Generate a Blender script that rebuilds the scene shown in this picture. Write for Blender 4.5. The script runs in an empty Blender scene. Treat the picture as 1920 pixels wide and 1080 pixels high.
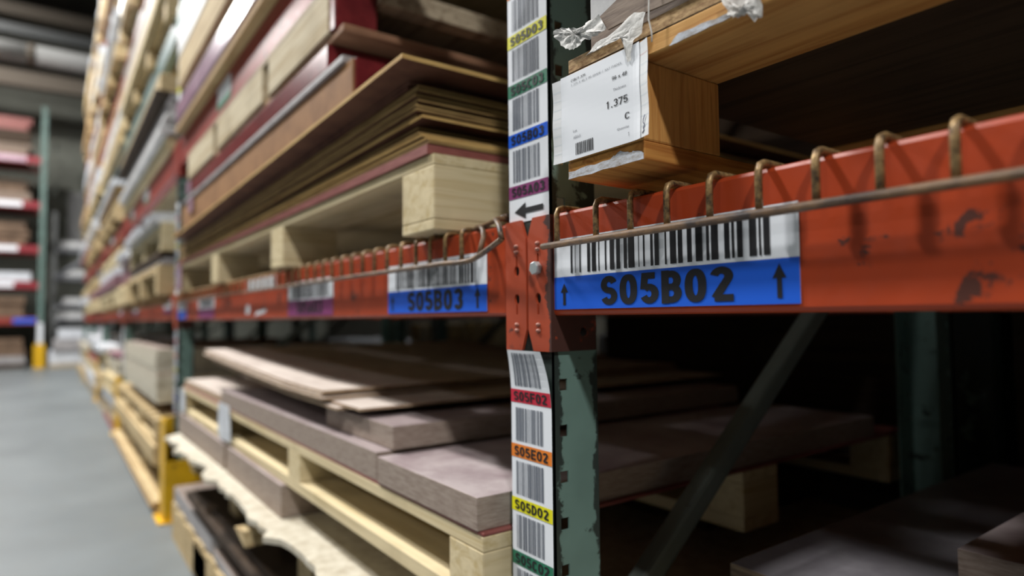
import bpy, math, random
from mathutils import Vector, Matrix
random.seed(7)
S = bpy.context.scene
COL = S.collection

# ------------------------------------------------------------------ camera
F_PX, YAW, PITCH, ROLL = 1195.0, .624368, .0456176, -.0103002
CAM = Vector((.62418, -.44807, .867705))
_d = Vector((-math.cos(YAW)*math.cos(PITCH), math.sin(YAW)*math.cos(PITCH), math.sin(PITCH)))
_r = _d.cross(Vector((0, 0, 1))).normalized(); _u = _r.cross(_d)
_r2 = _r*math.cos(ROLL)+_u*math.sin(ROLL); _u2 = -_r*math.sin(ROLL)+_u*math.cos(ROLL)
cd = bpy.data.cameras.new('camera'); cam = bpy.data.objects.new('camera', cd); COL.objects.link(cam)
cd.sensor_width = 36; cd.lens = F_PX/1920*36; cd.clip_start = .02; cd.clip_end = 100
m = Matrix((_r2, _u2, -_d)).transposed().to_4x4(); m.translation = CAM; cam.matrix_world = m
cd.dof.use_dof = True; cd.dof.focus_distance = .605; cd.dof.aperture_fstop = 2.35
S.camera = cam

# ------------------------------------------------------------------ world, light, exposure
w = bpy.data.worlds.new('world'); S.world = w; w.use_nodes = True
w.node_tree.nodes['Background'].inputs[0].default_value = (.55, .62, .7, 1)
w.node_tree.nodes['Background'].inputs[1].default_value = .05
S.view_settings.view_transform = 'Standard'; S.view_settings.look = 'None'
S.view_settings.gamma = 1; S.view_settings.exposure = 0.2
LAMPS = [  # x, y, z, watts  (high-bay lamps over the aisle and over the open floor beyond it; the highest one is added to brighten the duct)
    (4.5, -2.6, 6.2, 340), (-2.6, -1.8, 6.2, 350), (-7.2, -1.8, 6.2, 330), (-11.1, -2.2, 6.2, 330), (-13.5, -2.2, 7.8, 120),
    (1.2, -7.6, 6.2, 80), (-6.5, -7.6, 6.2, 25), (-6.4, 4.0, 6.2, 45)]
try:
    S.cycles.use_denoising = True
    S.cycles.max_bounces = 8; S.cycles.diffuse_bounces = 2; S.cycles.sample_clamp_indirect = 6
except Exception: pass

# ------------------------------------------------------------------ materials
MATS = {}
def srgb(r, g, b):
    f = lambda c: (c/12.92 if c <= .04045 else ((c+.055)/1.055)**2.4)
    return (f(r/255), f(g/255), f(b/255), 1)
def newmat(name):
    m = bpy.data.materials.new(name); m.use_nodes = True; MATS[name] = m
    nt = m.node_tree; return m, nt, nt.nodes['Principled BSDF']
def plain(name, col, rough=.6, metal=0, spec=.5):
    m, nt, b = newmat(name)
    b.inputs['Base Color'].default_value = col; b.inputs['Roughness'].default_value = rough
    b.inputs['Metallic'].default_value = metal; b.inputs['Specular IOR Level'].default_value = spec
    return m
def ramp(nt, fac, stops):
    r = nt.nodes.new('ShaderNodeValToRGB'); e = r.color_ramp.elements
    while len(e) < len(stops): e.new(.5)
    for k, (p, c) in enumerate(stops): e[k].position = p; e[k].color = c
    nt.links.new(fac, r.inputs[0]); return r.outputs[0]
def noise(nt, vec, scale, detail=5, rough=.6, dist=0):
    n = nt.nodes.new('ShaderNodeTexNoise'); n.inputs['Scale'].default_value = scale
    n.inputs['Detail'].default_value = detail; n.inputs['Roughness'].default_value = rough
    n.inputs['Distortion'].default_value = dist
    nt.links.new(vec, n.inputs['Vector']); return n.outputs['Fac']
def mapped(nt, scale, src='pos'):
    if src == 'pos': o = nt.nodes.new('ShaderNodeNewGeometry').outputs['Position']
    else: o = nt.nodes.new('ShaderNodeTexCoord').outputs['Object']
    mp = nt.nodes.new('ShaderNodeMapping'); mp.inputs['Scale'].default_value = scale
    nt.links.new(o, mp.inputs['Vector']); return mp.outputs[0]
def bump(nt, b, h, strength=.3, dist=.002):
    n = nt.nodes.new('ShaderNodeBump'); n.inputs['Strength'].default_value = strength
    n.inputs['Distance'].default_value = dist
    nt.links.new(h, n.inputs['Height']); nt.links.new(n.outputs[0], b.inputs['Normal'])
def mixc(nt, fac, a, c):
    m = nt.nodes.new('ShaderNodeMix'); m.data_type = 'RGBA'
    if fac is not None: nt.links.new(fac, m.inputs[0])
    for i, v in ((6, a), (7, c)):
        if isinstance(v, tuple): m.inputs[i].default_value = v
        else: nt.links.new(v, m.inputs[i])
    return m.outputs[2]
def wood(name, c1, c2, axis='X', rough=.7, freq=1.0, dark=None):
    m, nt, b = newmat(name)
    sc = {'X': (1.2, 22, 34), 'Y': (22, 1.2, 34), 'Z': (26, 26, 1.5)}[axis]
    v = mapped(nt, tuple(s*freq for s in sc))
    f1 = noise(nt, v, 2.2, 6, .62, .6)
    col = ramp(nt, f1, [(.33, c2), (.52, c1), (.75, tuple(min(1, x*1.12) for x in c1[:3])+(1,))])
    v2 = mapped(nt, (3, 3, 3)); f2 = noise(nt, v2, 2.0, 3)
    if dark is None: dark = tuple(x*.55 for x in c2[:3])+(1,)
    k = ramp(nt, f2, [(.55, (0, 0, 0, 1)), (.8, (.5, .5, .5, 1))])
    nt.links.new(mixc(nt, k, col, dark), b.inputs['Base Color'])
    b.inputs['Roughness'].default_value = rough; b.inputs['Specular IOR Level'].default_value = .25
    bump(nt, b, f1, .35, .0015); return m
def flake(name, c1, c2, scale, rough=.6, axis=(1, 1, 1), spec=.4):
    m, nt, b = newmat(name); v = mapped(nt, axis)
    f = noise(nt, v, scale, 6, .7)
    nt.links.new(ramp(nt, f, [(.35, c2), (.6, c1)]), b.inputs['Base Color'])
    b.inputs['Roughness'].default_value = rough; b.inputs['Specular IOR Level'].default_value = spec
    bump(nt, b, f, .2, .001); return m
def painted(name, col, scuff, amt=.62, rough=.42, chips=None, src='obj', scale=9, edge=None):
    m, nt, b = newmat(name); v = mapped(nt, (1, 1, 1), src)
    f = noise(nt, v, scale, 3, .6); tint = tuple(x*.8 for x in col[:3])+(1,)
    base = ramp(nt, f, [(.35, tint), (.65, col)])
    g = noise(nt, v, 70, 8, .7, .5); big = noise(nt, v, 11, 2)
    ad = nt.nodes.new('ShaderNodeMath'); ad.operation = 'MULTIPLY_ADD'
    nt.links.new(g, ad.inputs[0]); ad.inputs[1].default_value = .6; nt.links.new(big, ad.inputs[2])
    src_out = ad.outputs[0]
    if edge:   # more wear near given object-space coordinate planes: (axis, position, width)
        tc = nt.nodes.new('ShaderNodeTexCoord'); sp = nt.nodes.new('ShaderNodeSeparateXYZ')
        nt.links.new(tc.outputs['Object'], sp.inputs[0])
        for ax, p0, wd, st in edge:
            s = nt.nodes.new('ShaderNodeMath'); s.operation = 'SUBTRACT'; nt.links.new(sp.outputs[ax], s.inputs[0]); s.inputs[1].default_value = p0
            a = nt.nodes.new('ShaderNodeMath'); a.operation = 'ABSOLUTE'; nt.links.new(s.outputs[0], a.inputs[0])
            mr = nt.nodes.new('ShaderNodeMapRange'); nt.links.new(a.outputs[0], mr.inputs[0])
            mr.inputs[1].default_value = 0; mr.inputs[2].default_value = wd; mr.inputs[3].default_value = st; mr.inputs[4].default_value = 0
            ad2 = nt.nodes.new('ShaderNodeMath'); ad2.operation = 'ADD'
            nt.links.new(src_out, ad2.inputs[0]); nt.links.new(mr.outputs[0], ad2.inputs[1]); src_out = ad2.outputs[0]
    k = ramp(nt, src_out, [(min(.99, amt+.22), (0, 0, 0, 1)), (min(1, amt+.27), (.9, .9, .9, 1))])
    nt.links.new(mixc(nt, k, base, scuff), b.inputs['Base Color'])
    rr = nt.nodes.new('ShaderNodeMapRange'); nt.links.new(g, rr.inputs[0]); rr.inputs[3].default_value = rough-.1; rr.inputs[4].default_value = rough+.2
    nt.links.new(rr.outputs[0], b.inputs['Roughness'])
    bump(nt, b, k, -.25, .0006); return m

W_PALE = wood('pale_pine', srgb(224, 207, 168), srgb(204, 182, 134), 'X')
W_PALEY = wood('pale_pine_cross', srgb(224, 207, 168), srgb(204, 182, 134), 'Y')
W_TAN = wood('tan_timber', srgb(204, 182, 140), srgb(172, 144, 102), 'X')
W_TANY = wood('tan_timber_cross', srgb(204, 182, 140), srgb(172, 144, 102), 'Y')
W_ORANGE = wood('orange_pine', srgb(214, 164, 98), srgb(184, 126, 66), 'X', freq=1.6)
W_ORANGEY = wood('orange_pine_cross', srgb(205, 145, 75), srgb(172, 108, 50), 'Y', freq=1.6)
W_BLOCK = wood('orange_block', srgb(212, 156, 88), srgb(188, 128, 66), 'Z', freq=3.2)
W_GREY = wood('weathered_timber', srgb(190, 175, 150), srgb(140, 120, 98), 'X')
W_GREYY = wood('weathered_timber_cross', srgb(190, 175, 150), srgb(140, 120, 98), 'Y')
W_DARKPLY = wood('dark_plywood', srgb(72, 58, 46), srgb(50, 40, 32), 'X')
W_BOARD = flake('pale_fibreboard', srgb(215, 208, 190), srgb(186, 176, 155), 30)
OSB = flake('chipboard_edge', srgb(205, 172, 125), srgb(132, 95, 60), 160, .8, (.5, 1, 1.6))
TAUPE = flake('taupe_laminate', srgb(158, 142, 132), srgb(138, 122, 114), 60, .5)
TAUPE_E = flake('taupe_laminate_edge', srgb(150, 133, 118), srgb(112, 95, 84), 60, .7, (.4, .4, 5))
BROWNSLAB = flake('mauve_brown_panel', srgb(176, 163, 163), srgb(154, 138, 139), 14, .38)
SCUFF = flake('scuffed_mauve_top', srgb(190, 178, 178), srgb(150, 132, 136), 9, .34)
BROWNSLAB_E = flake('mauve_brown_panel_edge', srgb(168, 153, 141), srgb(140, 123, 112), 90, .7, (.4, .4, 3))
PHENOL = flake('dark_grey_panel', srgb(128, 125, 130), srgb(112, 108, 114), 20, .4)
PHENOL_E = flake('dark_grey_panel_edge', srgb(150, 132, 110), srgb(84, 68, 58), 60, .8, (.3, .3, 6))
SHEET = flake('brown_sheet_face', srgb(120, 82, 64), srgb(96, 60, 48), 16, .5)
SHEET_E = flake('brown_sheet_edge', srgb(172, 142, 90), srgb(126, 98, 58), 40, .7, (.3, .3, 4))
SHEET_E2 = flake('pale_sheet_edge', srgb(214, 178, 112), srgb(180, 140, 82), 40, .7, (.3, .3, 4))
CARD = flake('pale_pink_card', srgb(212, 200, 190), srgb(188, 174, 164), 10, .7)
CARD_E = flake('card_edge', srgb(205, 180, 150), srgb(140, 110, 88), 80, .8, (.4, .4, 4))
REDPLY = flake('oxblood_ply', srgb(152, 92, 86), srgb(126, 66, 62), 40, .5, (.5, .5, 4))
REDGLOSS = flake('dark_red_gloss', srgb(128, 44, 48), srgb(100, 30, 36), 20, .28)
LILAC = flake('lilac_gloss', srgb(176, 140, 160), srgb(150, 112, 134), 8, .26, spec=.6)
LILAC_M = flake('lilac_brown', srgb(150, 112, 120), srgb(120, 82, 92), 20, .5)
BROWNBOX = flake('brown_card', srgb(164, 120, 78), srgb(136, 96, 60), 12, .7)
WHITEP = flake('white_panel', srgb(222, 222, 222), srgb(196, 196, 198), 14, .5)
GREYP = flake('grey_panel', srgb(178, 174, 174), srgb(150, 146, 148), 14, .5)
ORANGE = painted('orange_beam_paint', srgb(182, 68, 31), srgb(62, 42, 36), .80, .36)
ORANGE_C = painted('orange_connector_paint', srgb(178, 74, 44), srgb(50, 44, 42), .72, .45,
                   edge=[(0, -1.254, .020, .36), (2, -.035, .02, .08)])
REDB = painted('red_beam_paint', srgb(152, 56, 46), srgb(84, 48, 42), .78, .4)
TEALB = painted('teal_beam_paint', srgb(96, 124, 122), srgb(60, 70, 68), .78, .4)
GREEN = painted('green_upright_paint', srgb(116, 146, 138), srgb(34, 38, 36), .70, .42,
                edge=[(1, 0.0, .016, .30), (1, .066, .012, .28)])
BRACE = painted('grey_green_brace_paint', srgb(104, 112, 106), srgb(60, 62, 58), .8, .34)
YELLOW = painted('yellow_guard_paint', srgb(236, 184, 12), srgb(120, 92, 20), .80, .4)
CRIMSON = painted('crimson_beam_paint', srgb(150, 32, 46), srgb(90, 30, 34), .85, .5)
GREYB = painted('grey_steel_paint', srgb(150, 152, 158), srgb(90, 90, 92), .85, .5)
def wire_mat():
    m, nt, b = newmat('rusty_brass_wire'); v = mapped(nt, (1, 1, 1))
    f = noise(nt, v, 160, 6, .7)
    nt.links.new(ramp(nt, f, [(.34, srgb(66, 54, 46)), (.5, srgb(142, 114, 76)), (.7, srgb(196, 164, 112))]), b.inputs['Base Color'])
    b.inputs['Metallic'].default_value = .35; b.inputs['Roughness'].default_value = .42
    bump(nt, b, f, .4, .0006); return m
WIRE = wire_mat()
BARM = flake('dark_wire', srgb(126, 98, 70), srgb(50, 42, 40), 70, .42, (.5, 1, 1))
ZINC = plain('zinc', srgb(200, 210, 212), .35, .5)
RIVET = flake('rivet_metal', srgb(190, 120, 100), srgb(110, 70, 60), 300, .4)
PAPER = plain('white_label_paper', srgb(241, 245, 251), .45, 0, .4)
PAPER2 = plain('lined_paper', srgb(236, 238, 240), .7, 0, .2)
LINE = plain('ruled_line', srgb(178, 200, 214), .7); REDLINE = plain('red_ruled_line', srgb(214, 110, 110), .7)
INK = plain('black_ink', srgb(26, 26, 30), .5); GREYINK = plain('grey_ink', srgb(120, 122, 128), .5)
BARINK = plain('barcode_ink', srgb(104, 110, 122), .5); PENINK = plain('pen_ink', srgb(40, 44, 90), .5)
BLUE = plain('blue_band', srgb(30, 98, 222), .4); YEL = plain('yellow_band', srgb(238, 232, 12), .45)
GRN = plain('green_band', srgb(40, 122, 92), .45); PUR = plain('purple_band', srgb(140, 58, 116), .45)
RED = plain('red_band', srgb(206, 34, 62), .45); ORG = plain('orange_band', srgb(238, 132, 36), .45)
PAINTW = flake('blue_white_paint', srgb(206, 212, 222), srgb(150, 140, 130), 120, .7, (.6, 1, 1.5))
BLACKM = plain('hole_shade_black', srgb(16, 15, 14), .9)
def film():
    m, nt, b = newmat('cloudy_film')
    b.inputs['Base Color'].default_value = srgb(225, 224, 220); b.inputs['Roughness'].default_value = .42
    b.inputs['Subsurface Weight'].default_value = .3; b.inputs['Subsurface Radius'].default_value = (.01, .01, .01)
    b.inputs['Alpha'].default_value = .86; b.inputs['Specular IOR Level'].default_value = .35
    f = noise(nt, mapped(nt, (1, 1, 1)), 110, 4, .6, 1.5); bump(nt, b, f, .35, .002); return m
FILM = film()
FILMW = flake('white_wrap', srgb(226, 230, 236), srgb(196, 200, 208), 18, .3)
def floor_mat():
    m, nt, b = newmat('sealed_concrete'); v = mapped(nt, (1, 1, 1))
    f = noise(nt, v, 1.1, 6, .6, .4); g = noise(nt, v, 9, 5, .6)
    c = ramp(nt, f, [(.3, srgb(102, 109, 112)), (.7, srgb(124, 131, 134))])
    d = ramp(nt, g, [(.4, (0, 0, 0, 1)), (.8, (.35, .35, .35, 1))])
    nt.links.new(mixc(nt, d, c, srgb(114, 116, 114)), b.inputs['Base Color'])
    b.inputs['Roughness'].default_value = .42; b.inputs['Specular IOR Level'].default_value = .4
    return m
FLOOR = floor_mat()
WALL = flake('grey_green_wall', srgb(150, 152, 142), srgb(138, 140, 130), 3, .85)
CEIL = flake('dark_ceiling', srgb(74, 72, 64), srgb(60, 58, 52), 3, .9)
STEEL = plain('brown_steel', srgb(112, 102, 90), .7); STEELG = plain('grey_steel', srgb(96, 98, 98), .6)
DUCTM = plain('white_duct', srgb(176, 176, 174), .6)
EMIT = bpy.data.materials.new('lamp_glow'); EMIT.use_nodes = True
_b = EMIT.node_tree.nodes['Principled BSDF']; _b.inputs['Emission Color'].default_value = (1, .98, .94, 1); _b.inputs['Emission Strength'].default_value = 4

# ------------------------------------------------------------------ mesh helpers
LOC = {}
class MB:
    def __init__(s): s.v = []; s.f = []; s.mi = []; s.smooth = False
    def quad(s, pts, mi=0):
        k = len(s.v); s.v += [tuple(p) for p in pts]; s.f.append(tuple(range(k, k+len(pts)))); s.mi.append(mi); return s
    def box(s, x0, x1, y0, y1, z0, z1, mi=0, top=None, end=None):
        if top is None: top = mi
        if end is None: end = mi
        k = len(s.v)
        s.v += [(x, y, z) for z in (z0, z1) for y in (y0, y1) for x in (x0, x1)]
        for f, i in (((0, 2, 3, 1), top), ((4, 5, 7, 6), top), ((0, 1, 5, 4), mi), ((2, 6, 7, 3), mi), ((0, 4, 6, 2), end), ((1, 3, 7, 5), end)):
            s.f.append(tuple(k+j for j in f)); s.mi.append(i)
        return s
    def slab(s, x0, x1, y0, y1, zf, t, nx=16, mi=0, top=1, ny=1, yj=None):
        """a board whose height follows zf(x, y); sides mi, faces top"""
        k = len(s.v); nxx, nyy = nx+1, ny+1
        for lay in (0, 1):
            for i in range(nxx):
                for j in range(nyy):
                    x = x0+(x1-x0)*i/nx; y = y0+(y1-y0)*j/ny
                    if j == 0 and yj: y += yj(i)
                    s.v.append((x, y, zf(x, y)+lay*t))
        id = lambda l, i, j: k+l*nxx*nyy+i*nyy+j
        for i in range(nx):
            for j in range(ny):
                s.f.append((id(0, i, j), id(0, i, j+1), id(0, i+1, j+1), id(0, i+1, j))); s.mi.append(top)
                s.f.append((id(1, i, j), id(1, i+1, j), id(1, i+1, j+1), id(1, i, j+1))); s.mi.append(top)
            s.f.append((id(0, i, 0), id(0, i+1, 0), id(1, i+1, 0), id(1, i, 0))); s.mi.append(mi)
            s.f.append((id(0, i+1, ny), id(0, i, ny), id(1, i, ny), id(1, i+1, ny))); s.mi.append(mi)
        for j in range(ny):
            s.f.append((id(0, 0, j+1), id(0, 0, j), id(1, 0, j), id(1, 0, j+1))); s.mi.append(mi)
            s.f.append((id(0, nx, j), id(0, nx, j+1), id(1, nx, j+1), id(1, nx, j))); s.mi.append(mi)
        return s
    def tube(s, pts, r, n=8, cap=True):
        pts = [Vector(p) for p in pts]; rings = []
        up = Vector((0, 0, 1))
        t0 = (pts[1]-pts[0]).normalized()
        if abs(t0.z) > .9: up = Vector((1, 0, 0))
        a = t0.cross(up).normalized()
        for i, p in enumerate(pts):
            t = ((pts[min(i+1, len(pts)-1)]-pts[i]).normalized()+(pts[i]-pts[max(i-1, 0)]).normalized())
            if t.length < 1e-6: t = t0
            t.normalize(); a = (a-t*a.dot(t)).normalized(); b = t.cross(a)
            k = len(s.v); rings.append(k)
            for j in range(n):
                an = 2*math.pi*j/n; s.v.append(tuple(p+a*r*math.cos(an)+b*r*math.sin(an)))
        for q in range(len(rings)-1):
            for j in range(n):
                s.f.append((rings[q]+j, rings[q]+(j+1) % n, rings[q+1]+(j+1) % n, rings[q+1]+j)); s.mi.append(0)
        if cap:
            s.f.append(tuple(rings[0]+j for j in range(n))[::-1]); s.mi.append(0)
            s.f.append(tuple(rings[-1]+j for j in range(n))); s.mi.append(0)
        s.smooth = True; return s
    def prism(s, poly, y0, y1, mi=0):
        """poly in X-Z extruded along Y"""
        n = len(poly); k = len(s.v)
        s.v += [(x, y0, z) for x, z in poly]+[(x, y1, z) for x, z in poly]
        s.f.append(tuple(range(k, k+n))); s.mi.append(mi); s.f.append(tuple(range(k+2*n-1, k+n-1, -1))); s.mi.append(mi)
        for i in range(n): s.f.append((k+i, k+n+i, k+n+(i+1) % n, k+(i+1) % n)); s.mi.append(mi)
        return s
    def move(s, fn): s.v = [tuple(fn(p)) for p in s.v]; return s
    def build(s, name, mats, parent=None, bevel=0, label=None, base=None):
        if not isinstance(mats, (list, tuple)): mats = [mats]
        xs = [p[0] for p in s.v]; ys = [p[1] for p in s.v]; zs = [p[2] for p in s.v]
        if parent is None:
            o0 = Vector(base) if base else Vector(((min(xs)+max(xs))/2, (min(ys)+max(ys))/2, min(zs)))
        else: o0 = LOC[parent.name]
        me = bpy.data.meshes.new(name)
        me.from_pydata([tuple(Vector(p)-o0) for p in s.v], [], s.f)
        for mm in mats: me.materials.append(mm)
        for p, i in zip(me.polygons, s.mi): p.material_index = min(i, len(mats)-1); p.use_smooth = s.smooth
        me.update()
        o = bpy.data.objects.new(name, me); COL.objects.link(o)
        if parent is None: o.location = o0
        else: o.parent = parent
        LOC[o.name] = o0
        if bevel:
            b = o.modifiers.new('bevel', 'BEVEL'); b.width = bevel; b.segments = 2; b.limit_method = 'ANGLE'
        if label: o['label'] = label
        return o
def thing(name, loc, label, cat, group=None):
    o = bpy.data.objects.new(name, None); COL.objects.link(o); o.location = loc; LOC[o.name] = Vector(loc)
    o.empty_display_size = .05
    return tag(o, label, cat, group)
def tag(o, label, cat, group=None):
    o['label'] = label; o['category'] = cat
    if group: o['group'] = group
    return o
def struct(o): o['kind'] = 'structure'; return o
def bx(name, x0, x1, y0, y1, z0, z1, mat, parent=None, bevel=0): return MB().box(x0, x1, y0, y1, z0, z1).build(name, mat, parent, bevel)
def curve_plate(outer, holes, t):
    """flat plate with real holes: outer / holes are lists of 2-D loops; returns (verts, faces) in the plane z in 0..t"""
    c = bpy.data.curves.new('plate', 'CURVE'); c.dimensions = '2D'; c.fill_mode = 'BOTH'; c.extrude = t/2
    for loop in [outer]+holes:
        sp = c.splines.new('POLY'); sp.points.add(len(loop)-1); sp.use_cyclic_u = True
        for p, q in zip(sp.points, loop): p.co = (q[0], q[1], 0, 1)
    o = bpy.data.objects.new('plate', c); COL.objects.link(o)
    me = bpy.data.meshes.new_from_object(o.evaluated_get(bpy.context.evaluated_depsgraph_get()))
    v = [tuple(x.co) for x in me.vertices]; f = [tuple(p.vertices) for p in me.polygons]
    bpy.data.objects.remove(o); bpy.data.curves.remove(c); bpy.data.meshes.remove(me)
    return v, f
_tc = {}
def _arc(cx, cy, rx, ry, a0, a1, n=14):
    return [(cx+rx*math.cos(math.radians(a0+(a1-a0)*i/n)), cy+ry*math.sin(math.radians(a0+(a1-a0)*i/n))) for i in range(n+1)]
def glyph(ch, w, W=.60):
    """centre lines of a plain grotesque capital or digit, unit height"""
    l, r, b, t, m = w/2, W-w/2, w/2, 1-w/2, .5
    cx = W/2; rx = (r-l)/2; up = (t-m)/2; lo = (m-b)/2
    def sup(a0, a1, cy, ry, n=28, e=.82):
        o = []
        for i in range(n+1):
            a = math.radians(a0+(a1-a0)*i/n); c, q = math.cos(a), math.sin(a)
            o.append((cx+rx*math.copysign(abs(c)**e, c), cy+ry*math.copysign(abs(q)**e, q)))
        return o
    if ch in '0O': return [sup(0, 360, .5, t-.5)]
    if ch == 'Q': return [sup(0, 360, .5, t-.5), [(cx, .3), (r, 0)]]
    if ch == 'C': return [sup(38, 322, .5, t-.5)]
    if ch == 'G': return [sup(38, 350, .5, t-.5), [(cx, .47), (r, .47), (r, b)]]
    if ch == 'S': return [_arc(cx, m+up, rx, up, 18, 270)+_arc(cx, b+lo, rx, lo, 90, -162)[1:]]
    if ch == '5': return [[(r, t), (l+.05, t), (l+.01, .47)], _arc(cx, .325, rx, .325-b, 138, -158)]
    if ch == '3': return [_arc(cx, m+up, rx*.96, up, 160, -90), _arc(cx, b+lo, rx, lo, 90, -160)]
    if ch == '2': return [_arc(cx, .72, rx, t-.72, 168, -28)+[(l+.02, b)], [(l, b), (W, b)]]
    if ch == '8': return [_arc(cx, m+up, rx*.93, up, 0, 360), _arc(cx, b+lo, rx, lo, 0, 360)]
    if ch == '6': return [_arc(cx, .325, rx, .325-b, 0, 360), _arc(cx, .5, rx, t-.5, 40, 180)+[(l, .33)]]
    if ch == '9': return [_arc(cx, .675, rx, t-.675, 0, 360), _arc(cx, .5, rx, .5-b, -140, 0)+[(r, .67)]]
    if ch == '1': return [[(cx+.04, 0), (cx+.04, 1)], [(cx+.02, t-.05), (l+.08, .76)]]
    if ch == '7': return [[(0, t), (r, t), (l+.14, 0)]]
    if ch == '4': return [[(r-.1, 0), (r-.1, 1)], [(r-.1, t), (l, .28), (W, .28)]]
    if ch == 'A': return [[(l-.02, 0), (cx, t)], [(cx, t), (r+.02, 0)], [(l+.1, .27), (r-.1, .27)]]
    if ch == 'B': return [[(l, 0), (l, 1)], [(l, t), (cx, t)]+_arc(cx, m+up, rx*.9, up, 88, -88)+[(l, m)], [(l, m), (cx, m)]+_arc(cx, b+lo, rx, lo, 88, -88)+[(l, b)]]
    if ch == 'D': return [[(l, 0), (l, 1)], [(l, t), (cx-.06, t)]+_arc(cx-.06, .5, rx+.06, t-.5, 88, -88)+[(l, b)]]
    if ch == 'E': return [[(l, 0), (l, 1)], [(l, t), (W, t)], [(l, m), (W-.05, m)], [(l, b), (W, b)]]
    if ch == 'F': return [[(l, 0), (l, 1)], [(l, t), (W, t)], [(l, m), (W-.06, m)]]
    if ch == 'H': return [[(l, 0), (l, 1)], [(r, 0), (r, 1)], [(l, m), (r, m)]]
    if ch == 'L': return [[(l, 0), (l, 1)], [(l, b), (W, b)]]
    if ch == 'N': return [[(l, 0), (l, 1)], [(l, t), (r, b)], [(r, 0), (r, 1)]]
    if ch == 'P': return [[(l, 0), (l, 1)], [(l, t), (cx, t)]+_arc(cx, m+up-.02, rx, up+.02, 88, -88)+[(l, m-.04)]]
    if ch == 'R': return [[(l, 0), (l, 1)], [(l, t), (cx, t)]+_arc(cx, m+up, rx, up, 88, -88)+[(l, m)], [(cx, m), (r, 0)]]
    if ch == 'T': return [[(cx, 0), (cx, 1)], [(0, t), (W, t)]]
    if ch == 'X': return [[(l, 0), (r, 1)], [(l, 1), (r, 0)]]
    if ch == 'x': return [[(l, 0), (r, .7)], [(l, .7), (r, 0)]]
    if ch == '/': return [[(l, -.03), (r, 1.03)]]
    if ch == '.': return [[(cx, 0), (cx, w*1.1)]]
    return []
def stroke_geo(body, w):
    key = (body, w, 's')
    if key in _tc: return _tc[key]
    v, f = [], []; x0 = 0; lay = 0
    for ch in body:
        W = .34 if ch in '.' else (.30 if ch == ' ' else (.68 if ch == 'A' else .60))
        for path in glyph(ch, w, W):
            n = len(path); k = len(v); lay = (lay+1) % 3
            closed = abs(path[0][0]-path[-1][0])+abs(path[0][1]-path[-1][1]) < 1e-4
            for i, p in enumerate(path):
                a = path[i-1] if i else (path[-2] if closed else path[0]); c = path[i+1] if i < n-1 else (path[1] if closed else path[-1])
                d1 = Vector((p[0]-a[0], p[1]-a[1])); d2 = Vector((c[0]-p[0], c[1]-p[1]))
                if d1.length < 1e-7: d1 = d2
                if d2.length < 1e-7: d2 = d1
                d1.normalize(); d2.normalize(); t = d1+d2
                if t.length < .2: t = d1
                t.normalize(); nn = Vector((-t.y, t.x)); h = w/2/max(.55, abs(nn.dot(Vector((-d1.y, d1.x)))))
                # horizontal strokes a little thinner than upright ones
                q = (nn.x*h, nn.y*h*.86)
                v.append((x0+p[0]+q[0], p[1]+q[1], lay)); v.append((x0+p[0]-q[0], p[1]-q[1], lay))
            for i in range(n-1): f.append((k+2*i+1, k+2*i+3, k+2*i+2, k+2*i))
        x0 += W+.09
    _tc[key] = (v, f); return v, f
STROKED = set('0123456789OQCGSABDEFHLNPRTXx/. ')
def text_geo(body, bold):
    if (body, bold) in _tc: return _tc[(body, bold)]
    c = bpy.data.curves.new('t', 'FONT'); c.body = body; c.offset = bold; c.resolution_u = 4
    o = bpy.data.objects.new('t', c); COL.objects.link(o)
    me = bpy.data.meshes.new_from_object(o.evaluated_get(bpy.context.evaluated_depsgraph_get()))
    v = [(x.co.x, x.co.y) for x in me.vertices]; f = [tuple(p.vertices) for p in me.polygons]
    bpy.data.objects.remove(o); bpy.data.curves.remove(c); bpy.data.meshes.remove(me)
    _tc[(body, bold)] = (v, f); return v, f
def lettering(body, x0, x1, z0, z1, y, mat, parent, bold=.2, fn=None, name='lettering'):
    """text fitted into x0..x1, z0..z1 on the plane y, reading towards +X"""
    v, f = stroke_geo(body, {0: .09}.get(bold, bold)) if set(body) <= STROKED else text_geo(body, 0); xs = [p[0] for p in v]; ys = [p[1] for p in v]
    ax, bx_, ay, by = min(xs), max(xs), min(ys), max(ys)
    mb = MB(); mb.v = [(x0+(p[0]-ax)/(bx_-ax)*(x1-x0), y-(.00006*p[2] if len(p) > 2 else 0), z0+(p[1]-ay)/(by-ay)*(z1-z0)) for p in v]
    mb.f = list(f); mb.mi = [0]*len(f)
    if fn: mb.move(fn)
    return mb.build(name, mat, parent)
def decal(x0, x1, z0, z1, y, nz=1, mb=None, sh=0):
    mb = mb or MB()
    for i in range(nz):
        a = z0+(z1-z0)*i/nz; b = z0+(z1-z0)*(i+1)/nz
        mb.quad([(x0, y, a), (x1, y, a), (x1, y, b), (x0, y, b)])
    return mb
def bars(x0, x1, z0, z1, y, seed, n=None, pat=None, nz=1):
    mb = MB()
    if pat:
        for a, b in pat: decal(a, b, z0, z1, y, nz, mb)
        return mb
    r = random.Random(seed); x = 0; seq = []
    while len(seq) < n:
        wd = r.choice((1, 1, 2, 3)); seq.append((x, x+wd)); x += wd+r.choice((1, 1, 2))
    tot = seq[-1][1]
    for a, b in seq: decal(x0+(x1-x0)*a/tot, x0+(x1-x0)*b/tot, z0, z1, y, nz, mb)
    return mb
def arrow_up(x0, x1, z0, z1, y):
    cx = (x0+x1)/2; w = (x1-x0)/2; s = w*.36; h = z0+(z1-z0)*.58
    mb = MB(); mb.quad([(cx-s, y, z0), (cx+s, y, z0), (cx+s, y, h), (cx-s, y, h)]); mb.quad([(cx-w, y, h), (cx+w, y, h), (cx, y, z1)]); return mb

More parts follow.
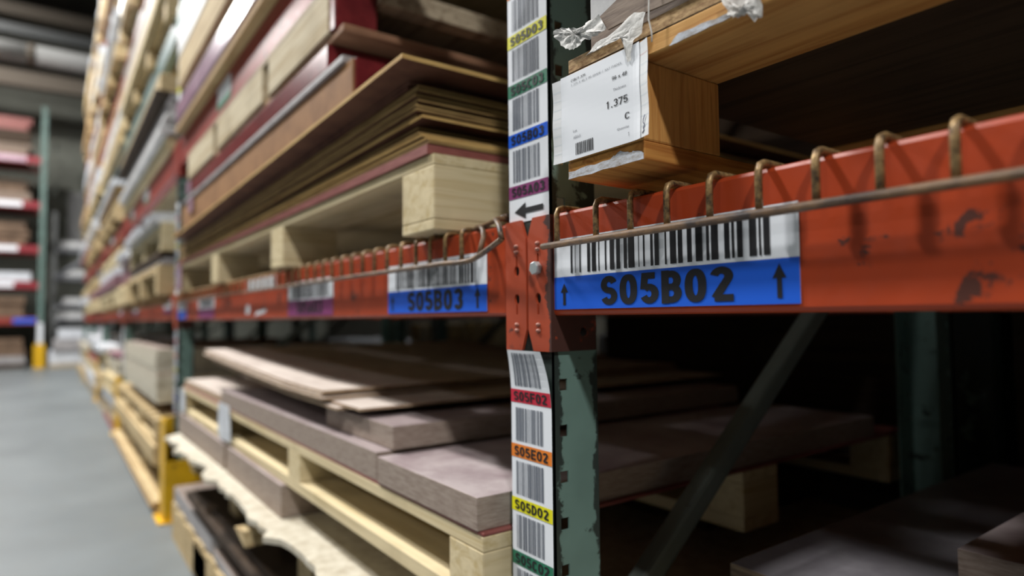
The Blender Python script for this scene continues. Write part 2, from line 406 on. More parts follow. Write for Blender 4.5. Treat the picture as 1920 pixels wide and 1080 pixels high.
# ------------------------------------------------------------------ building shell
XW, XE, YS, YN, ZC = -17.5, 7.0, -11.0, 6.0, 8.2
struct(bx('floor', XW, XE, YS, YN, -.1, 0, FLOOR))
struct(bx('ceiling', XW, XE, YS, YN, ZC, ZC+.1, CEIL))
struct(bx('wall_back', XW-.1, XW, YS, YN, 0, ZC, WALL)); struct(bx('wall_front', XE, XE+.1, YS, YN, 0, ZC, CEIL))
struct(bx('wall_left', XW, XE, YS-.1, YS, 0, ZC, CEIL)); struct(bx('wall_right', XW, XE, YN, YN+.1, 0, ZC, CEIL))
tag(bx('roof_girder', -15.3, -15.1, -7, 3, 5.55, 5.85, STEEL), 'brown steel girder running below the white ceiling duct', 'girder')
tag(bx('roof_girder', -15.9, -15.6, -7, 3, 7.15, 7.4, STEEL), 'brown roof girder high above the white duct, topmost', 'girder')
tag(bx('roof_girder', -15.4, -15.2, -7, 3, 6.62, 6.8, STEELG), 'thin grey roof girder just above the white duct', 'girder')
du = thing('ceiling_duct', (-15.1, -2, 6.2), 'round white duct crossing under the dark ceiling at the far end', 'duct')
MB().tube([(-15.1, -7, 6.2), (-15.1, -.93, 6.2)], .2, 16).build('duct_section', DUCTM, du)
MB().tube([(-15.1, -.85, 6.2), (-15.1, 3, 6.2)], .2, 16).build('duct_section', DUCTM, du)
MB().tube([(-15.1, -.95, 6.2), (-15.1, -.83, 6.2)], .215, 16).build('joint_collar', STEEL, du)

for i, (x, y, z, wt) in enumerate(LAMPS):
    L = thing('high_bay_lamp', (x, y, z), 'square white high-bay lamp over the aisles (one is added to light the duct)', 'lamp', 'high-bay lamps under the roof')
    bx('housing', x-.26, x+.26, y-.26, y+.26, z+.03, z+.12, DUCTM, L, .01)
    MB().tube([(x, y, z+.12), (x, y, ZC)], .01, 6).build('hanger', STEELG, L)
    ld = bpy.data.lights.new('lamp_light', 'AREA'); ld.shape = 'SQUARE'; ld.size = .42; ld.energy = wt; ld.color = (1, .985, .96)
    lo = bpy.data.objects.new('lamp_light', ld); COL.objects.link(lo); lo.parent = L; lo.location = (0, 0, 0)

# ------------------------------------------------------------------ rack: uprights
PX = [2.6, 0, -2.6, -5.2, -7.8, -10.4, -13.0]
RACK_H = {2.6: 4.0, 0: 4.4}
ORD = {2.6: 'right-hand off-frame', 0: 'nearest', -2.6: 'second', -5.2: 'third', -7.8: 'fourth', -10.4: 'fifth', -13.0: 'farthest'}
def rect(x0, x1, y0, y1): return [(x0, y0), (x1, y0), (x1, y1), (x0, y1)]
def post_mesh(h, y0, y1, detail, front):
    mb = MB(); t = .002
    fy = y0 if front else y1-t
    mb.box(0, .078, fy, fy+t, 0, h)
    hs = .0115
    zs = []
    z = .030
    while z < h-.02: zs.append(z); z += .0508
    off = .0145 if front else (y1-y0)-.0145
    if detail:
        for xa, xb in ((0, t), (.078-t, .078)):
            mb.box(xa, xb, y0, y0+off-hs/2, 0, h); mb.box(xa, xb, y0+off+hs/2, y1, 0, h); zc = 0
            for q in zs+[h+.0065]: mb.box(xa, xb, y0+off-hs/2, y0+off+hs/2, zc, q-.0065); zc = q+.0065
    else:
        mb.box(0, t, y0, y1, 0, h); mb.box(.078-t, .078, y0, y1, 0, h)
    return mb
def upright(X):
    h = RACK_H.get(X, 5.4)
    U = thing('rack_upright', (X, 0, 0), f'green steel rack upright frame, {ORD[X]} along the long rack from the camera', 'rack upright')
    for nm, y0, y1, fr in (('front_post', 0, .066, True), ('rear_post', 1.0, 1.066, False)):
        mb = post_mesh(h, y0, y1, X in (0, -2.6), fr); mb.move(lambda p: (p[0]+X, p[1], p[2])); mb.build(nm, GREEN, U)
        bx('foot_plate', X-.02, X+.098, y0-.015, y1+.02, 0, .008, GREEN, U)
    # lacing: horizontals and diagonals inside the frame
    z = .41; k = 0
    def strut(a, b, nm):
        a = Vector(a); b = Vector(b); d = (b-a).normalized(); nrm = Vector((0, -d.z, d.y))*.016; wx = Vector((.014, 0, 0)); mb = MB()
        ring = [(-1, -1), (1, -1), (1, 1), (-1, 1)]
        for p in (a, b): mb.v += [tuple(p+wx*s+nrm*t) for s, t in ring]
        mb.f = [(0, 1, 5, 4), (1, 2, 6, 5), (2, 3, 7, 6), (3, 0, 4, 7), (3, 2, 1, 0), (4, 5, 6, 7)]; mb.mi = [0]*6
        mb.build(nm, BRACE, U, .006)
    strut((X+.039, .05, .2), (X+.039, 1.01, .2), 'cross_brace')
    while z+.82 < h:
        if k % 2 == 0: strut((X+.039, .058, z+.02), (X+.039, 1.005, z+.77), 'diagonal_brace')
        else: strut((X+.039, 1.005, z+.02), (X+.039, .058, z+.77), 'diagonal_brace')
        strut((X+.039, .05, z+.80), (X+.039, 1.01, z+.80), 'cross_brace')
        z += .82; k += 1
    return U
UP = {X: upright(X) for X in PX}

# label strips on the posts
def label_strip(U, X, z0, z1, rows, bend=None, arrow_z=None, detail=True):
    fn = bend
    mb = decal(X+.0, X+.0755, z0, z1, -.0008, max(1, int((z1-z0)/.008)))
    if fn: mb.move(fn)
    st = mb.build('label_strip', PAPER, U, label='white barcode strip')
    hb = .0155
    for i, (zc, mat, txt) in enumerate(rows):
        mb = decal(X+.0, X+.0755, zc-hb/2, zc+hb/2, -.0012, 2)
        if fn: mb.move(fn)
        mb.build('colour_band', mat, st)
        if detail:
            lettering(txt, X+.006, X+.069, zc-.0056, zc+.0056, -.0016, INK, st, .205, fn)
        a, b = zc+hb/2+.004, zc+.0622-hb/2-.004
        if b < z1:
            mb = bars(X+.009, X+.060, a, b, -.0012, 11+i, 16, nz=6)
            if fn: mb.move(fn)
            mb.build('barcode', BARINK, st)
    if arrow_z is not None:
        z = arrow_z; y = -.0014; mb = MB()
        mb.quad([(X+.033, y, z-.0032), (X+.066, y, z-.0032), (X+.066, y, z+.0032), (X+.033, y, z+.0032)])
        mb.quad([(X+.011, y, z), (X+.033, y, z-.0095), (X+.033, y, z+.0095)]); mb.build('arrow', INK, st)
    return st
rows3 = [(1.0165, PUR, 'S05A03'), (1.0797, BLUE, 'S05B03'), (1.1405, GRN, 'S05C03'), (1.2015, YEL, 'S05D03'), (1.2635, ORG, 'S05E03'), (1.3255, RED, 'S05F03')]
label_strip(UP[0], 0, .9795, 1.395, rows3, arrow_z=.9925)
rows2 = [(.775, RED, 'S05F02'), (.711, ORG, 'S05E02'), (.6485, YEL, 'S05D02'), (.5865, GRN, 'S05C02'), (.5245, BLUE, 'S05B02'), (.462, PUR, 'S05A02')]
def curl(p):
    t = max(0, (p[2]-.765)/.065); x, y, z = p
    u = (x-.04)/.04
    return (x-.0015*t-.004*t*t*(u+.3), y-.009*t*t-.002*t*u, z)
label_strip(UP[0], 0, .43, .829, rows2, bend=curl)
rows4 = [(1.0165, PUR, 'S05A04'), (1.0797, BLUE, 'S05B04'), (1.1405, GRN, 'S05C04'), (1.2015, YEL, 'S05D04'), (1.2635, ORG, 'S05E04'), (1.3255, RED, 'S05F04')]
label_strip(UP[-2.6], -2.6, .9795, 1.395, rows4)
label_strip(UP[-2.6], -2.6, .45, .829, rows2)
for X in (-2.6, -5.2, -7.8):
    st = decal(X, X+.0755, 1.82, 2.16, -.0008).build('label_strip', PAPER, UP[X], label='white barcode strip')
    for k, mm in enumerate((YEL, GRN, BLUE)): decal(X, X+.0755, 1.9+.08*k, 1.93+.08*k, -.0012).build('colour_band', mm, st)
for X in (-5.2, -7.8): decal(X, X+.0755, .45, .829, -.0008).build('label_strip', PAPER, UP[X], label='white barcode strip')

# yellow column guards
for X, nm in ((-2.6, 'second'), (-5.2, 'third'), (-7.8, 'fourth'), (-10.4, 'fifth')):
    G = thing('column_guard', (X, -.03, 0), f'yellow steel guard at the foot of the {nm} green upright', 'column guard', None)
    bx('front_plate', X-.035, X+.1, -.048, -.04, .006, .435, YELLOW, G)
    bx('side_plate', X+.092, X+.1, -.04, .12, .006, .26, YELLOW, G)
    bx('side_plate', X-.035, X-.027, -.04, .08, .006, .435, YELLOW, G)
    bx('base_plate', X-.06, X+.12, -.07, .13, 0, .006, YELLOW, G)

# ------------------------------------------------------------------ rack: beams
LV = {1: (.869, .982), 2: (1.551, 1.678), 3: (2.19, 2.31), 4: (2.87, 2.99), 5: (3.55, 3.67), 6: (4.23, 4.35)}
def connector(B, X, side, z0, z1, detail, mat):
    """welded end plate that wraps the post at X; side=+1 serves the beam to the right"""
    t = .0035; h0, h1 = z0-.040, z1-.001; ym = -t-.0012
    if side > 0: a, b = X+.0405, X+.0815
    else: a, b = X-.0035, X+.0365
    n = .009
    if side > 0: outer = [(a+n, h0), (b, h0), (b, h1), (a+n, h1), (a, h1-.022), (a, h0+.024)]
    else: outer = [(a, h0), (b-n, h0), (b, h0+.024), (b, h1-.022), (b-n, h1), (a, h1)]
    cx = (a+b)/2-(.002*side)
    def key(cz, s):
        pts = []
        for i in range(13):
            an = math.radians(20+320*i/12)+(math.pi/2 if s > 0 else -math.pi/2)
            pts.append((cx+.0052*math.cos(an), cz+.0064*math.sin(an)))
        pts2 = [(cx-.0016, cz+s*.0178), (cx+.0016, cz+s*.0178)]
        if s < 0: pts2.reverse()
        # the circle is left open towards the slot
        return pts+pts2[::-1] if s > 0 else pts+pts2[::-1]
    zm = (h0+h1)/2
    holes = [key(zm+.0165, 1), key(zm-.0165, -1)] if detail else []
    if detail:
        v, f = curve_plate(outer, holes, t); mb = MB(); mb.v = [(p[0], ym+t/2+p[2], p[1]) for p in v]; mb.f = f; mb.mi = [0]*len(f)
    else: mb = MB().prism(outer, ym, ym+t)
    # side leg of the angle, along the post
    if side > 0: sx0, sx1 = X+.0815-t, X+.0815
    else: sx0, sx1 = X-.0035-t*.2, X-.0004
    mb.box(sx0, sx1, ym+t, .062, h0, h1)
    c = mb.build('end_connector', mat, B)
    if detail:
        for rz in (h0+.026, h0+.024+.094):
            for dz in (-.0022, .0030):
                r = MB(); nseg = 10
                for j in range(4):
                    ph = j/3*math.pi/2
                    for i in range(nseg):
                        an = 2*math.pi*i/nseg; rr = .0040*math.cos(ph*.98)
                        r.v.append((cx+rr*math.cos(an)*(1 if dz > 0 else 1.05), ym-.0028*math.sin(ph), rz+dz*1.3+rr*.62*math.sin(an)))
                for j in range(3):
                    for i in range(nseg): r.f.append((j*nseg+i, j*nseg+(i+1) % nseg, (j+1)*nseg+(i+1) % nseg, (j+1)*nseg+i)); r.mi.append(0)
                r.smooth = True; r.build('rivet', RIVET, c)
        if side > 0:
            hb = MB(); pr = [(cx+.0005+.0078*math.cos(math.radians(60*i+15)), zm+.0175+.0078*math.sin(math.radians(60*i+15))) for i in range(6)]
            hb.prism(pr, ym-.0075, ym); hb.build('bolt', ZINC, c, .0008)
            sl = MB().tube([(sx1-.0001, .042, h0+.021), (sx1+.0008, .042, h0+.021)], .0045, 12); sl.build('hole_shade_disc', BLACKM, c)  # solid black disc painted in for the dark inside of a hole
    return c
def beam(X0, lv, mat, label, detail=False, parts=True):
    """front beam filling the bay between posts X0 and X0+2.6"""
    z0, z1 = LV[lv]; a, b = X0+.0815, X0+2.6-.0035
    B = thing('rack_beam', ((a+b)/2, 0, z0), label, 'rack beam')
    mb = MB()
    r = .004
    prof = [(.0, z0+r), (.0, z1-r), (r*.3, z1-r*.3), (r, z1), (.040, z1), (.044, z1-r), (.044, z0+r), (.040, z0), (r, z0), (r*.3, z0+r*.3)]
    n = len(prof)
    for x in (a, b): mb.v += [(x, y, z) for y, z in prof]
    for i in range(n): mb.f.append((i, n+i, n+(i+1) % n, (i+1) % n)); mb.mi.append(0)
    mb.f.append(tuple(range(n))); mb.f.append(tuple(range(2*n-1, n-1, -1))); mb.mi += [0, 0]
    mb.build('beam_bar', mat, B)
    connector(B, X0, 1, z0, z1, detail and X0 == 0, ORANGE_C if mat is ORANGE else mat)
    connector(B, X0+2.6, -1, z0, z1, detail and X0+2.6 == 0, ORANGE_C if mat is ORANGE else mat)
    return B
def beam_label(B, x0, x1, z0, z1, txt, band, pat=None, tx=None, arrows=None, seed=3, simple=False):
    h = z1-z0
    L = decal(x0, x1, z0, z1, -.0006).build('location_label', PAPER, B, label=('white and blue' if band is BLUE else 'white and purple')+' location label')
    decal(x0, x1, z0, z0+h*.455, -.0010).build('colour_band', band, L)
    bars(x0+(x1-x0)*.1, x1-(x1-x0)*.09, z0+h*.50, z0+h*.94, -.0010, seed, 34, pat).build('barcode', INK, L)
    if simple: return L
    t0, t1 = tx or (x0+.08, x1-.065)
    lettering(txt, t0, t1, z0+.0030, z0+.0325, -.0014, INK, L, .225)
    for q0, q1, f in (arrows or ()): arrow_up(q0, q1, z0+.0045, z0+.0045+f, -.0014).build('arrow', INK, L)
    return L
BL = {}
names = {2.6: '', 0: 'right of the nearest upright', -2.6: 'left of the nearest upright', -5.2: 'in the second bay', -7.8: 'in the third bay', -10.4: 'in the fourth bay', -13.0: 'in the farthest bay'}
lvn = {1: 'lowest level', 2: 'second level', 3: 'third level', 4: 'fourth level', 5: 'fifth level', 6: 'sixth level'}
maxlv = {0: 2, -2.6: 3, -5.2: 4, -7.8: 5, -10.4: 6, -13.0: 6}
for X0 in (0, -2.6, -5.2, -7.8, -10.4, -13.0):
    for lv in range(1, maxlv[X0]+1):
        mt, cn = (ORANGE, 'orange') if lv == 1 else ((TEALB, 'teal') if lv == 3 else (REDB, 'red'))
        BL[X0, lv] = beam(X0, lv, mt, f'{cn} front rack beam at the {lvn[lv]} {names[X0]}', detail=(lv == 1))
pat2 = [.111, .114, .118, .119, .125, .127, .137, .141, .144, .15, .1535, .155, .163, .165, .17, .176, .179, .184, .189, .193, .195, .203, .208, .209, .214, .216, .223, .226, .228, .233, .24, .242, .246, .253, .255, .26, .265, .27, .274, .281, .285, .288, .29, .297, .303, .308, .310, .3125, .315, .320, .326, .3325, .3345, .3365, .3385, .344]
pat2 = [(pat2[i], pat2[i+1]) for i in range(0, len(pat2), 2)]
beam_label(BL[0, 1], .0835, .3675, .8755, .9520, 'S05B02', BLUE, pat=pat2, tx=(.157, .311), arrows=((.0945, .1065, .0235), (.3455, .357, .0265)))
beam_label(BL[-2.6, 1], -.345, -.051, .8755, .9520, 'S05B03', BLUE, tx=(-.273, -.109), arrows=((-.334, -.320, .0235), (-.080, -.066, .0265)), seed=5)
beam_label(BL[-2.6, 1], -.895, -.60, .8755, .9520, 'S05A03', PUR, tx=(-.83, -.66), seed=8)
beam_label(BL[-2.6, 1], -2.03, -1.74, .8755, .9520, 'S05A04', PUR, seed=9, simple=True)
beam_label(BL[-2.6, 1], -2.515, -2.30, .8755, .9520, 'S05B04', BLUE, seed=2, simple=True)
decal(-1.29, -1.0, .945, .978, -.0006).build('location_label', PAPER, BL[-2.6, 1], label='narrow white label')
t_ = MB(); t_.quad([(-1.30, -.0006, .885), (-1.27, -.0006, .882), (-1.25, -.0006, .896), (-1.27, -.0006, .912), (-1.30, -.0006, .906)]); t_.quad([(-1.20, -.0006, .878), (-1.09, -.0006, .886), (-1.085, -.0006, .896), (-1.18, -.0006, .890)])
t_.build('torn_label', PAPER, BL[-2.6, 1])
for X0, lv, a, b in ((-2.6, 2, -1.72, -1.52), (-5.2, 1, -2.95, -2.7), (-5.2, 1, -4.4, -4.15), (-5.2, 2, -3.9, -3.65), (-5.2, 2, -4.7, -4.5), (-7.8, 1, -5.6, -5.3), (-7.8, 2, -6.6, -6.3)):
    z0, z1 = LV[lv]; L = decal(a, b, z0+.03, z1-.02, -.0008).build('location_label', PAPER, BL[X0, lv], label='faded label'); decal(a, b, z0+.03, z0+.055, -.0011).build('colour_band', PUR if lv == 1 else GRN, L)
# rear beams
for X0 in (0, -2.6, -5.2, -7.8, -10.4, -13.0):
    for lv in range(1, maxlv[X0]+1):
        z0, z1 = LV[lv]
        tag(bx('rear_rack_beam', X0+.079, X0+2.6-.001, 1.02, 1.064, z0, z1, ORANGE if lv == 1 else REDB), f'rear rack beam at the back of the {lvn[lv]} {names[X0]}', 'rack beam')

# ------------------------------------------------------------------ wire decks
ZD = .985
def drop_path(x, r=.0032, y0=-.0125, z_low=.944, ztop=.9845, y1=1.05, tilt=0.0):
    c = .008; return [(x+tilt, y0, z_low), (x+tilt*.3, y0, ztop-c), (x, y0+c*.3, ztop-c*.3), (x, y0+c, ztop), (x, .3, ztop), (x, y1, ztop)]
def wire_deck(xs, x0, x1, dz, label, bar_path=None, parts=True, r=.0031):
    D = thing('wire_deck', ((x0+x1)/2, 0, ZD+dz), label, 'wire deck')
    bp = bar_path or [(x0, -.0165, .944+dz), (x1, -.0165, .944+dz)]
    MB().tube(bp, .0036, 8).build('front_bar', BARM, D)
    if parts:
        for x in xs: MB().tube(drop_path(x, z_low=.944+dz, ztop=.9845+dz), r, 7).build('deck_wire', WIRE, D)
    else:
        mb = MB()
        for x in xs: mb.tube(drop_path(x, z_low=.944+dz, ztop=.9845+dz), r, 4)
        mb.build('deck_wires', WIRE, D)
    for y in (.30, .52, .75, .98): MB().tube([(x0, y, ZD-.004+dz), (x1, y, ZD-.004+dz)], .003, 5).build('cross_wire', BARM, D)
    return D
xs = [.103, .163, .2095, .253, .298, .343, .388, .431, .474]+[.474+.045*k for k in range(1, 38)]
wire_deck(xs, .0825, 2.18, 0, 'brassy wire shelf deck hooked over the orange beam right of the nearest upright')
# left deck has its right front corner bent outwards
xs = []; x = -.049
while x > -1.27: xs.append(x); x -= .0435 if x > -.2 else .05
bp = [(-1.27, -.0165, .944), (-.13, -.0165, .9415), (-.095, -.0165, .9400), (-.070, -.0168, .9400), (-.053, -.018, .9418), (-.036, -.0205, .9447), (-.004, -.026, .9508), (.020, -.030, .9560), (.026, -.031, .9578)]
D = wire_deck([x for x in xs if x < -.08], -1.27, -.004, 0, 'rusty wire shelf deck with a bent front corner, left of the nearest upright', bp)
MB().tube([(-.039, -.020, .9447), (-.0385, -.017, .956), (-.039, -.013, .968), (-.045, -.010, .977), (-.057, -.006, .984), (-.078, .002, .986), (-.080, .3, .9845), (-.080, 1.05, .9845)], .0034, 8).build('deck_wire', BARM, D)
MB().tube([(.026, -.031, .9578), (.020, -.0285, .966), (.014, -.026, .974), (.004, -.022, .981), (-.008, -.016, .9855), (-.012, -.006, .988), (-.014, .3, .9845), (-.014, 1.05, .9845)], .0034, 8).build('deck_wire', BARM, D)
MB().tube([(-.090, .004, .984), (-.06, .002, .986), (-.03, .0, .989), (-.0085, .002, .992)], .0033, 8).build('edge_wire', BARM, D)
wire_deck([-1.30-.05*k for k in range(24)], -2.50, -1.285, 0, 'wire shelf deck at the far end of the bay left of the nearest upright')
for X0 in (-5.2, -7.8): wire_deck([X0+.12+.06*k for k in range(40)], X0+.09, X0+2.58, 0, f'rusty wire shelf deck on the orange beam {names[X0]}', parts=False, r=.0035)

# ------------------------------------------------------------------ pallets, sheets and slabs
def pallet(x0, x1, y0, y1, z0, label, blk=(.105, .105, .07), tb=.017, bb=.017, mx=W_PALE, my=W_PALEY, mb_=None, plydeck=None, group=None, base='cross', simple=False, jit=0, name='wooden_pallet'):
    """block pallet; returns its top height"""
    P = thing(name, ((x0+x1)/2, (y0+y1)/2, z0), label, 'pallet', group)
    bw, bd, bh = blk; mb_ = mb_ or my; bv = 0 if simple else .0015
    xsb = [x0, (x0+x1-bw)/2, x1-bw]
    if x1-x0 > 1.9: xsb = [x0, x0+(x1-x0-bw)/3, x0+2*(x1-x0-bw)/3, x1-bw]
    ysb = [y0, (y0+y1-bd)/2, y1-bd]
    zb = z0+bb; zt = zb+bh
    rj = lambda: random.uniform(-jit, jit)
    for xx in xsb:
        if base == 'cross': bx('bottom_board', xx, xx+bw, y0+rj(), y1, z0, zb, my, P, bv)
    if base == 'long':
        for yy in ysb: bx('bottom_board', x0, x1, yy-(.0), yy+bd, z0, zb, mx, P, bv)
    for xx in xsb:
        for yy in ysb: bx('block', xx+rj(), xx+bw, yy, yy+bd, zb, zt, mb_, P, bv*1.3)
    for yy in ysb: bx('stringer_board', x0, x1, yy, yy+bd, zt, zt+tb, mx, P, bv)
    z = zt+tb
    if plydeck: bx('deck_sheet', x0, x1, y0, y1, z, z+plydeck[1], plydeck[0], P, bv); return P, z+plydeck[1]
    n = int((x1-x0)/.17)
    for k in range(n):
        xx = x0+(x1-x0-.1)*k/(n-1); bx('deck_board', xx, xx+.1, y0, y1, z, z+tb, my, P)
    return P, z+tb
def sheets(n, x0, x1, y0, y1, z0, t, mats, label, group, cat='sheet', name='panel_sheet', jx=.01, jy=.006, sag=None, gap=.0006, nx=10):
    z = z0
    for k in range(n):
        a, b, c = random.uniform(-jx, jx), random.uniform(-jx, jx), random.uniform(-jy, jy)
        mm = mats[k % len(mats)] if isinstance(mats[0], (list, tuple)) else mats
        zz = z
        mb = MB().slab(x0+a, x1+b, y0+c, y1+c, (lambda x, y: zz+(sag(x) if sag else 0)), t, nx if sag else 1)
        tag(mb.build(name, list(mm)), label, cat, group if n > 1 else None); z += t+gap
    return z
def slab(x0, x1, y0, y1, z0, z1, mats, label, name='panel_slab', bevel=.001, cat='panel slab', group=None):
    mb = MB().box(x0, x1, y0, y1, z0, z1, 0, 1)
    return tag(mb.build(name, list(mats), None, bevel), label, cat, group)

# ---- right of the upright, upper: pallet C with its tag
PC, zt = pallet(.146, 2.42, -.033, 1.08, 1.0035, 'orange-brown wooden pallet with a paper tag, on the wire deck right of the upright',
                blk=(.101, .108, .0715), bb=.0175, tb=.0175, mx=W_ORANGE, my=W_ORANGEY, mb_=W_BLOCK, plydeck=(W_DARKPLY, .0005))
zs0 = zt+.0003
mb = MB().box(.146, 2.44, -.031, 1.1, zs0, zs0+.0145, 0, 1)
tag(mb.build('chipboard_sheet', [OSB, W_DARKPLY], None, .0012), 'rough-edged chipboard sheet on the orange pallet right of the upright', 'board')
z = zs0+.0150
slab(.168, 2.4, -.020, 1.06, z+.001, z+.0255, (TAUPE_E, TAUPE), 'taupe panel with a square corner, lying on the chipboard sheet')
slab(.166, 2.38, -.018, 1.05, z+.0262, z+.058, (WHITEP, WHITEP), 'white panel on top of the taupe panel above the paper tag')
for k in range(7): slab(.20+.01*(k % 3), 2.36, -.115 if k > 4 else -.01, 1.04, z+.060+.034*k, z+.092+.034*k, (TAUPE_E, TAUPE), 'taupe panel in the unseen stack above the tag, its top pushed out for shade', group='taupe panels above the tag')  # out of view; the top panels jut out to shade the right beam
# cardboard flap
mb = MB(); mb.prism([(.196, 1.150), (.2065, 1.1335), (.222, 1.1335), (.30, 1.128), (.45, 1.128), (.45, 1.17), (.262, 1.17)], -.0345, -.0325)
tag(mb.build('cardboard_flap', TAUPE_E), 'taupe cardboard flap hanging over the chipboard edge above the paper tag', 'cardboard')
# white paint marks on the timber
def patch(pts, y, mat, parent, name):
    mb = MB(); mb.quad([(a, y, b) for a, b in pts]); return mb.build(name, mat, parent)
def rag(pts, n=5, amp=.0012, seed=1):
    r = random.Random(seed); out = []
    for i in range(len(pts)):
        a, b = pts[i], pts[(i+1) % len(pts)]
        for k in range(n):
            t = k/n; out.append((a[0]+(b[0]-a[0])*t+r.uniform(-amp, amp), a[1]+(b[1]-a[1])*t+r.uniform(-amp, amp)))
    return out
patch(rag([(.1475, 1.0040), (.2465, 1.0042), (.2465, 1.0105), (.232, 1.0135), (.219, 1.0165), (.205, 1.0125), (.1475, 1.0110)], 6, .0009, 3), -.0336, PAINTW, PC, 'paint_mark')
patch(rag([(.2775, 1.0935), (.287, 1.1005), (.318, 1.0985), (.338, 1.0975), (.338, 1.094), (.31, 1.0935)], 4, .0007, 4), -.0336, PAINTW, PC, 'paint_mark')
# paper tag
TG = thing('paper_tag', (.196, -.036, 1.02), 'white paper inventory tag reading 1.375, pinned to the orange pallet end', 'paper tag')
def pbend(p):
    x, y, z = p
    e = max(0, (x-.235)/.025); l = max(0, (.150-x)/.02)
    return (x, y-.0045*e*e-.0012*l*l+.0006*math.sin(z*130+x*40)*min(1, e+l+.3), z+.0000)
def grid(x0, x1, z0, z1, y, nx=24, nz=14, mi=0, sk=None):
    mb = MB()
    for i in range(nx):
        for j in range(nz):
            q = []
            for a, b in ((i, j), (i+1, j), (i+1, j+1), (i, j+1)):
                X = x0+(x1-x0)*a/nx; Z = z0+(z1-z0)*b/nz; q.append((X, y, Z))
            mb.quad(q, mi)
    mb.smooth = True; return mb
def skw(p): return pbend(p)
g = grid(.129, .2595, 1.0215, 1.1055, -.0362).move(skw); pap = g.build('ruled_card', PAPER2, TG)
for k in range(8):
    zl = 1.031+.009*k
    for a, b in ((.1295, .141), (.2475, .2592)):
        mb = MB(); n = 8
        for i in range(n): mb.quad([(a+(b-a)*i/n, -.0365, zl), (a+(b-a)*(i+1)/n, -.0365, zl), (a+(b-a)*(i+1)/n, -.0365, zl+.00022), (a+(b-a)*i/n, -.0365, zl+.00022)])
        mb.move(skw).build('ruled_line', REDLINE if (k == 7 and a > .2) else LINE, TG)
stk = grid(.1415, .2478, 1.0212, 1.1068, -.0367).move(skw).build('sticker', PAPER, TG)
def ptx(s, x0, x1, z0, z1, mat=INK, bold=.012): lettering(s, x0, x1, z0, z1, -.0370, mat, TG, bold, skw)
ptx('CSB/1.375', .157, .178, 1.0985, 1.1012, INK, .14)
ptx('1.375 X 48 X 96 GRADE C NAT PHENOL', .157, .2265, 1.0943, 1.0965, GREYINK, .0)
ptx('96 x 48', .2135, .232, 1.0825, 1.0862, INK, .15)
ptx('Thickness', .2145, .2305, 1.0725, 1.0748, GREYINK, .0)
ptx('1.375', .2055, .2325, 1.0580, 1.0650, INK, .15)
ptx('C', .2285, .2342, 1.0430, 1.0488, INK, .14)
ptx('Quantity', .2188, .2335, 1.0345, 1.0370, GREYINK, .0)
ptx('1', .2322, .2334, 1.0270, 1.0305, GREYINK, .0)
ptx('Lot', .1592, .1648, 1.0478, 1.0502, GREYINK, .0)
ptx('ABAS', .1592, .1700, 1.0413, 1.0440, GREYINK, .0)
bars(.162, .187, 1.0250, 1.0365, -.0370, 4, 18).move(skw).build('barcode', INK, TG)
mb = MB().tube([(.2545, -.0395, 1.040), (.2525, -.0392, 1.037), (.2520, -.0392, 1.034), (.2537, -.0394, 1.0315), (.2520, -.0390, 1.029), (.2530, -.0392, 1.027), (.2505, -.0388, 1.025)], .00035, 5)
mb.build('pen_mark', PENINK, TG)
# plastic film remains
def film_piece(name, pts, y, label, cat='plastic film', amp=.004, seed=2, div=5):
    r = random.Random(seed); cx = sum(p[0] for p in pts)/len(pts); cz = sum(p[1] for p in pts)/len(pts)
    ring0 = rag(pts, div, .0012, seed); n = len(ring0); mb = MB(); L = 5
    for j in range(L+1):
        f = 1-j/L
        for (a, b) in ring0: mb.v.append((cx+(a-cx)*f, y-abs(r.uniform(0, amp))*(1-.4*f), cz+(b-cz)*f))
    for j in range(L):
        for i in range(n): mb.f.append((j*n+i, j*n+(i+1) % n, (j+1)*n+(i+1) % n, (j+1)*n+i)); mb.mi.append(0)
    mb.smooth = True; return tag(mb.build(name, FILM), label, cat)
film_piece('plastic_film', [(.131, 1.159), (.147, 1.1575), (.167, 1.149), (.197, 1.150), (.207, 1.1345), (.196, 1.1320), (.179, 1.133), (.162, 1.129), (.149, 1.135), (.134, 1.151)], -.036, 'torn cloudy plastic film sticking out beside the white barcode strip', seed=5)
film_piece('plastic_film', [(.180, 1.118), (.195, 1.125), (.217, 1.126), (.243, 1.1345), (.257, 1.130), (.251, 1.113), (.2415, 1.110), (.2375, 1.0925), (.2335, 1.0925), (.2385, 1.112), (.2440, 1.124), (.217, 1.1235), (.198, 1.1195)], -.0375, 'torn strip of cloudy film hanging over the top of the paper tag', amp=.002, seed=7, div=3)
film_piece('plastic_film', [(.331, 1.112), (.338, 1.095), (.345, 1.0885), (.352, 1.0895), (.359, 1.0865), (.3605, 1.0805), (.3655, 1.0835), (.366, 1.112)], -.036, 'crumpled clump of cloudy film at the underside of the long orange timber', amp=.005, seed=9)
tag(MB().tube([(.2625, -.040, 1.160), (.2630, -.041, 1.137), (.2622, -.041, 1.120), (.2640, -.0395, 1.108), (.2640, -.0395, 1.100)], .0007, 6).build('plastic_strand', FILM), 'thin strand of plastic dangling at the right edge of the paper tag', 'plastic film')

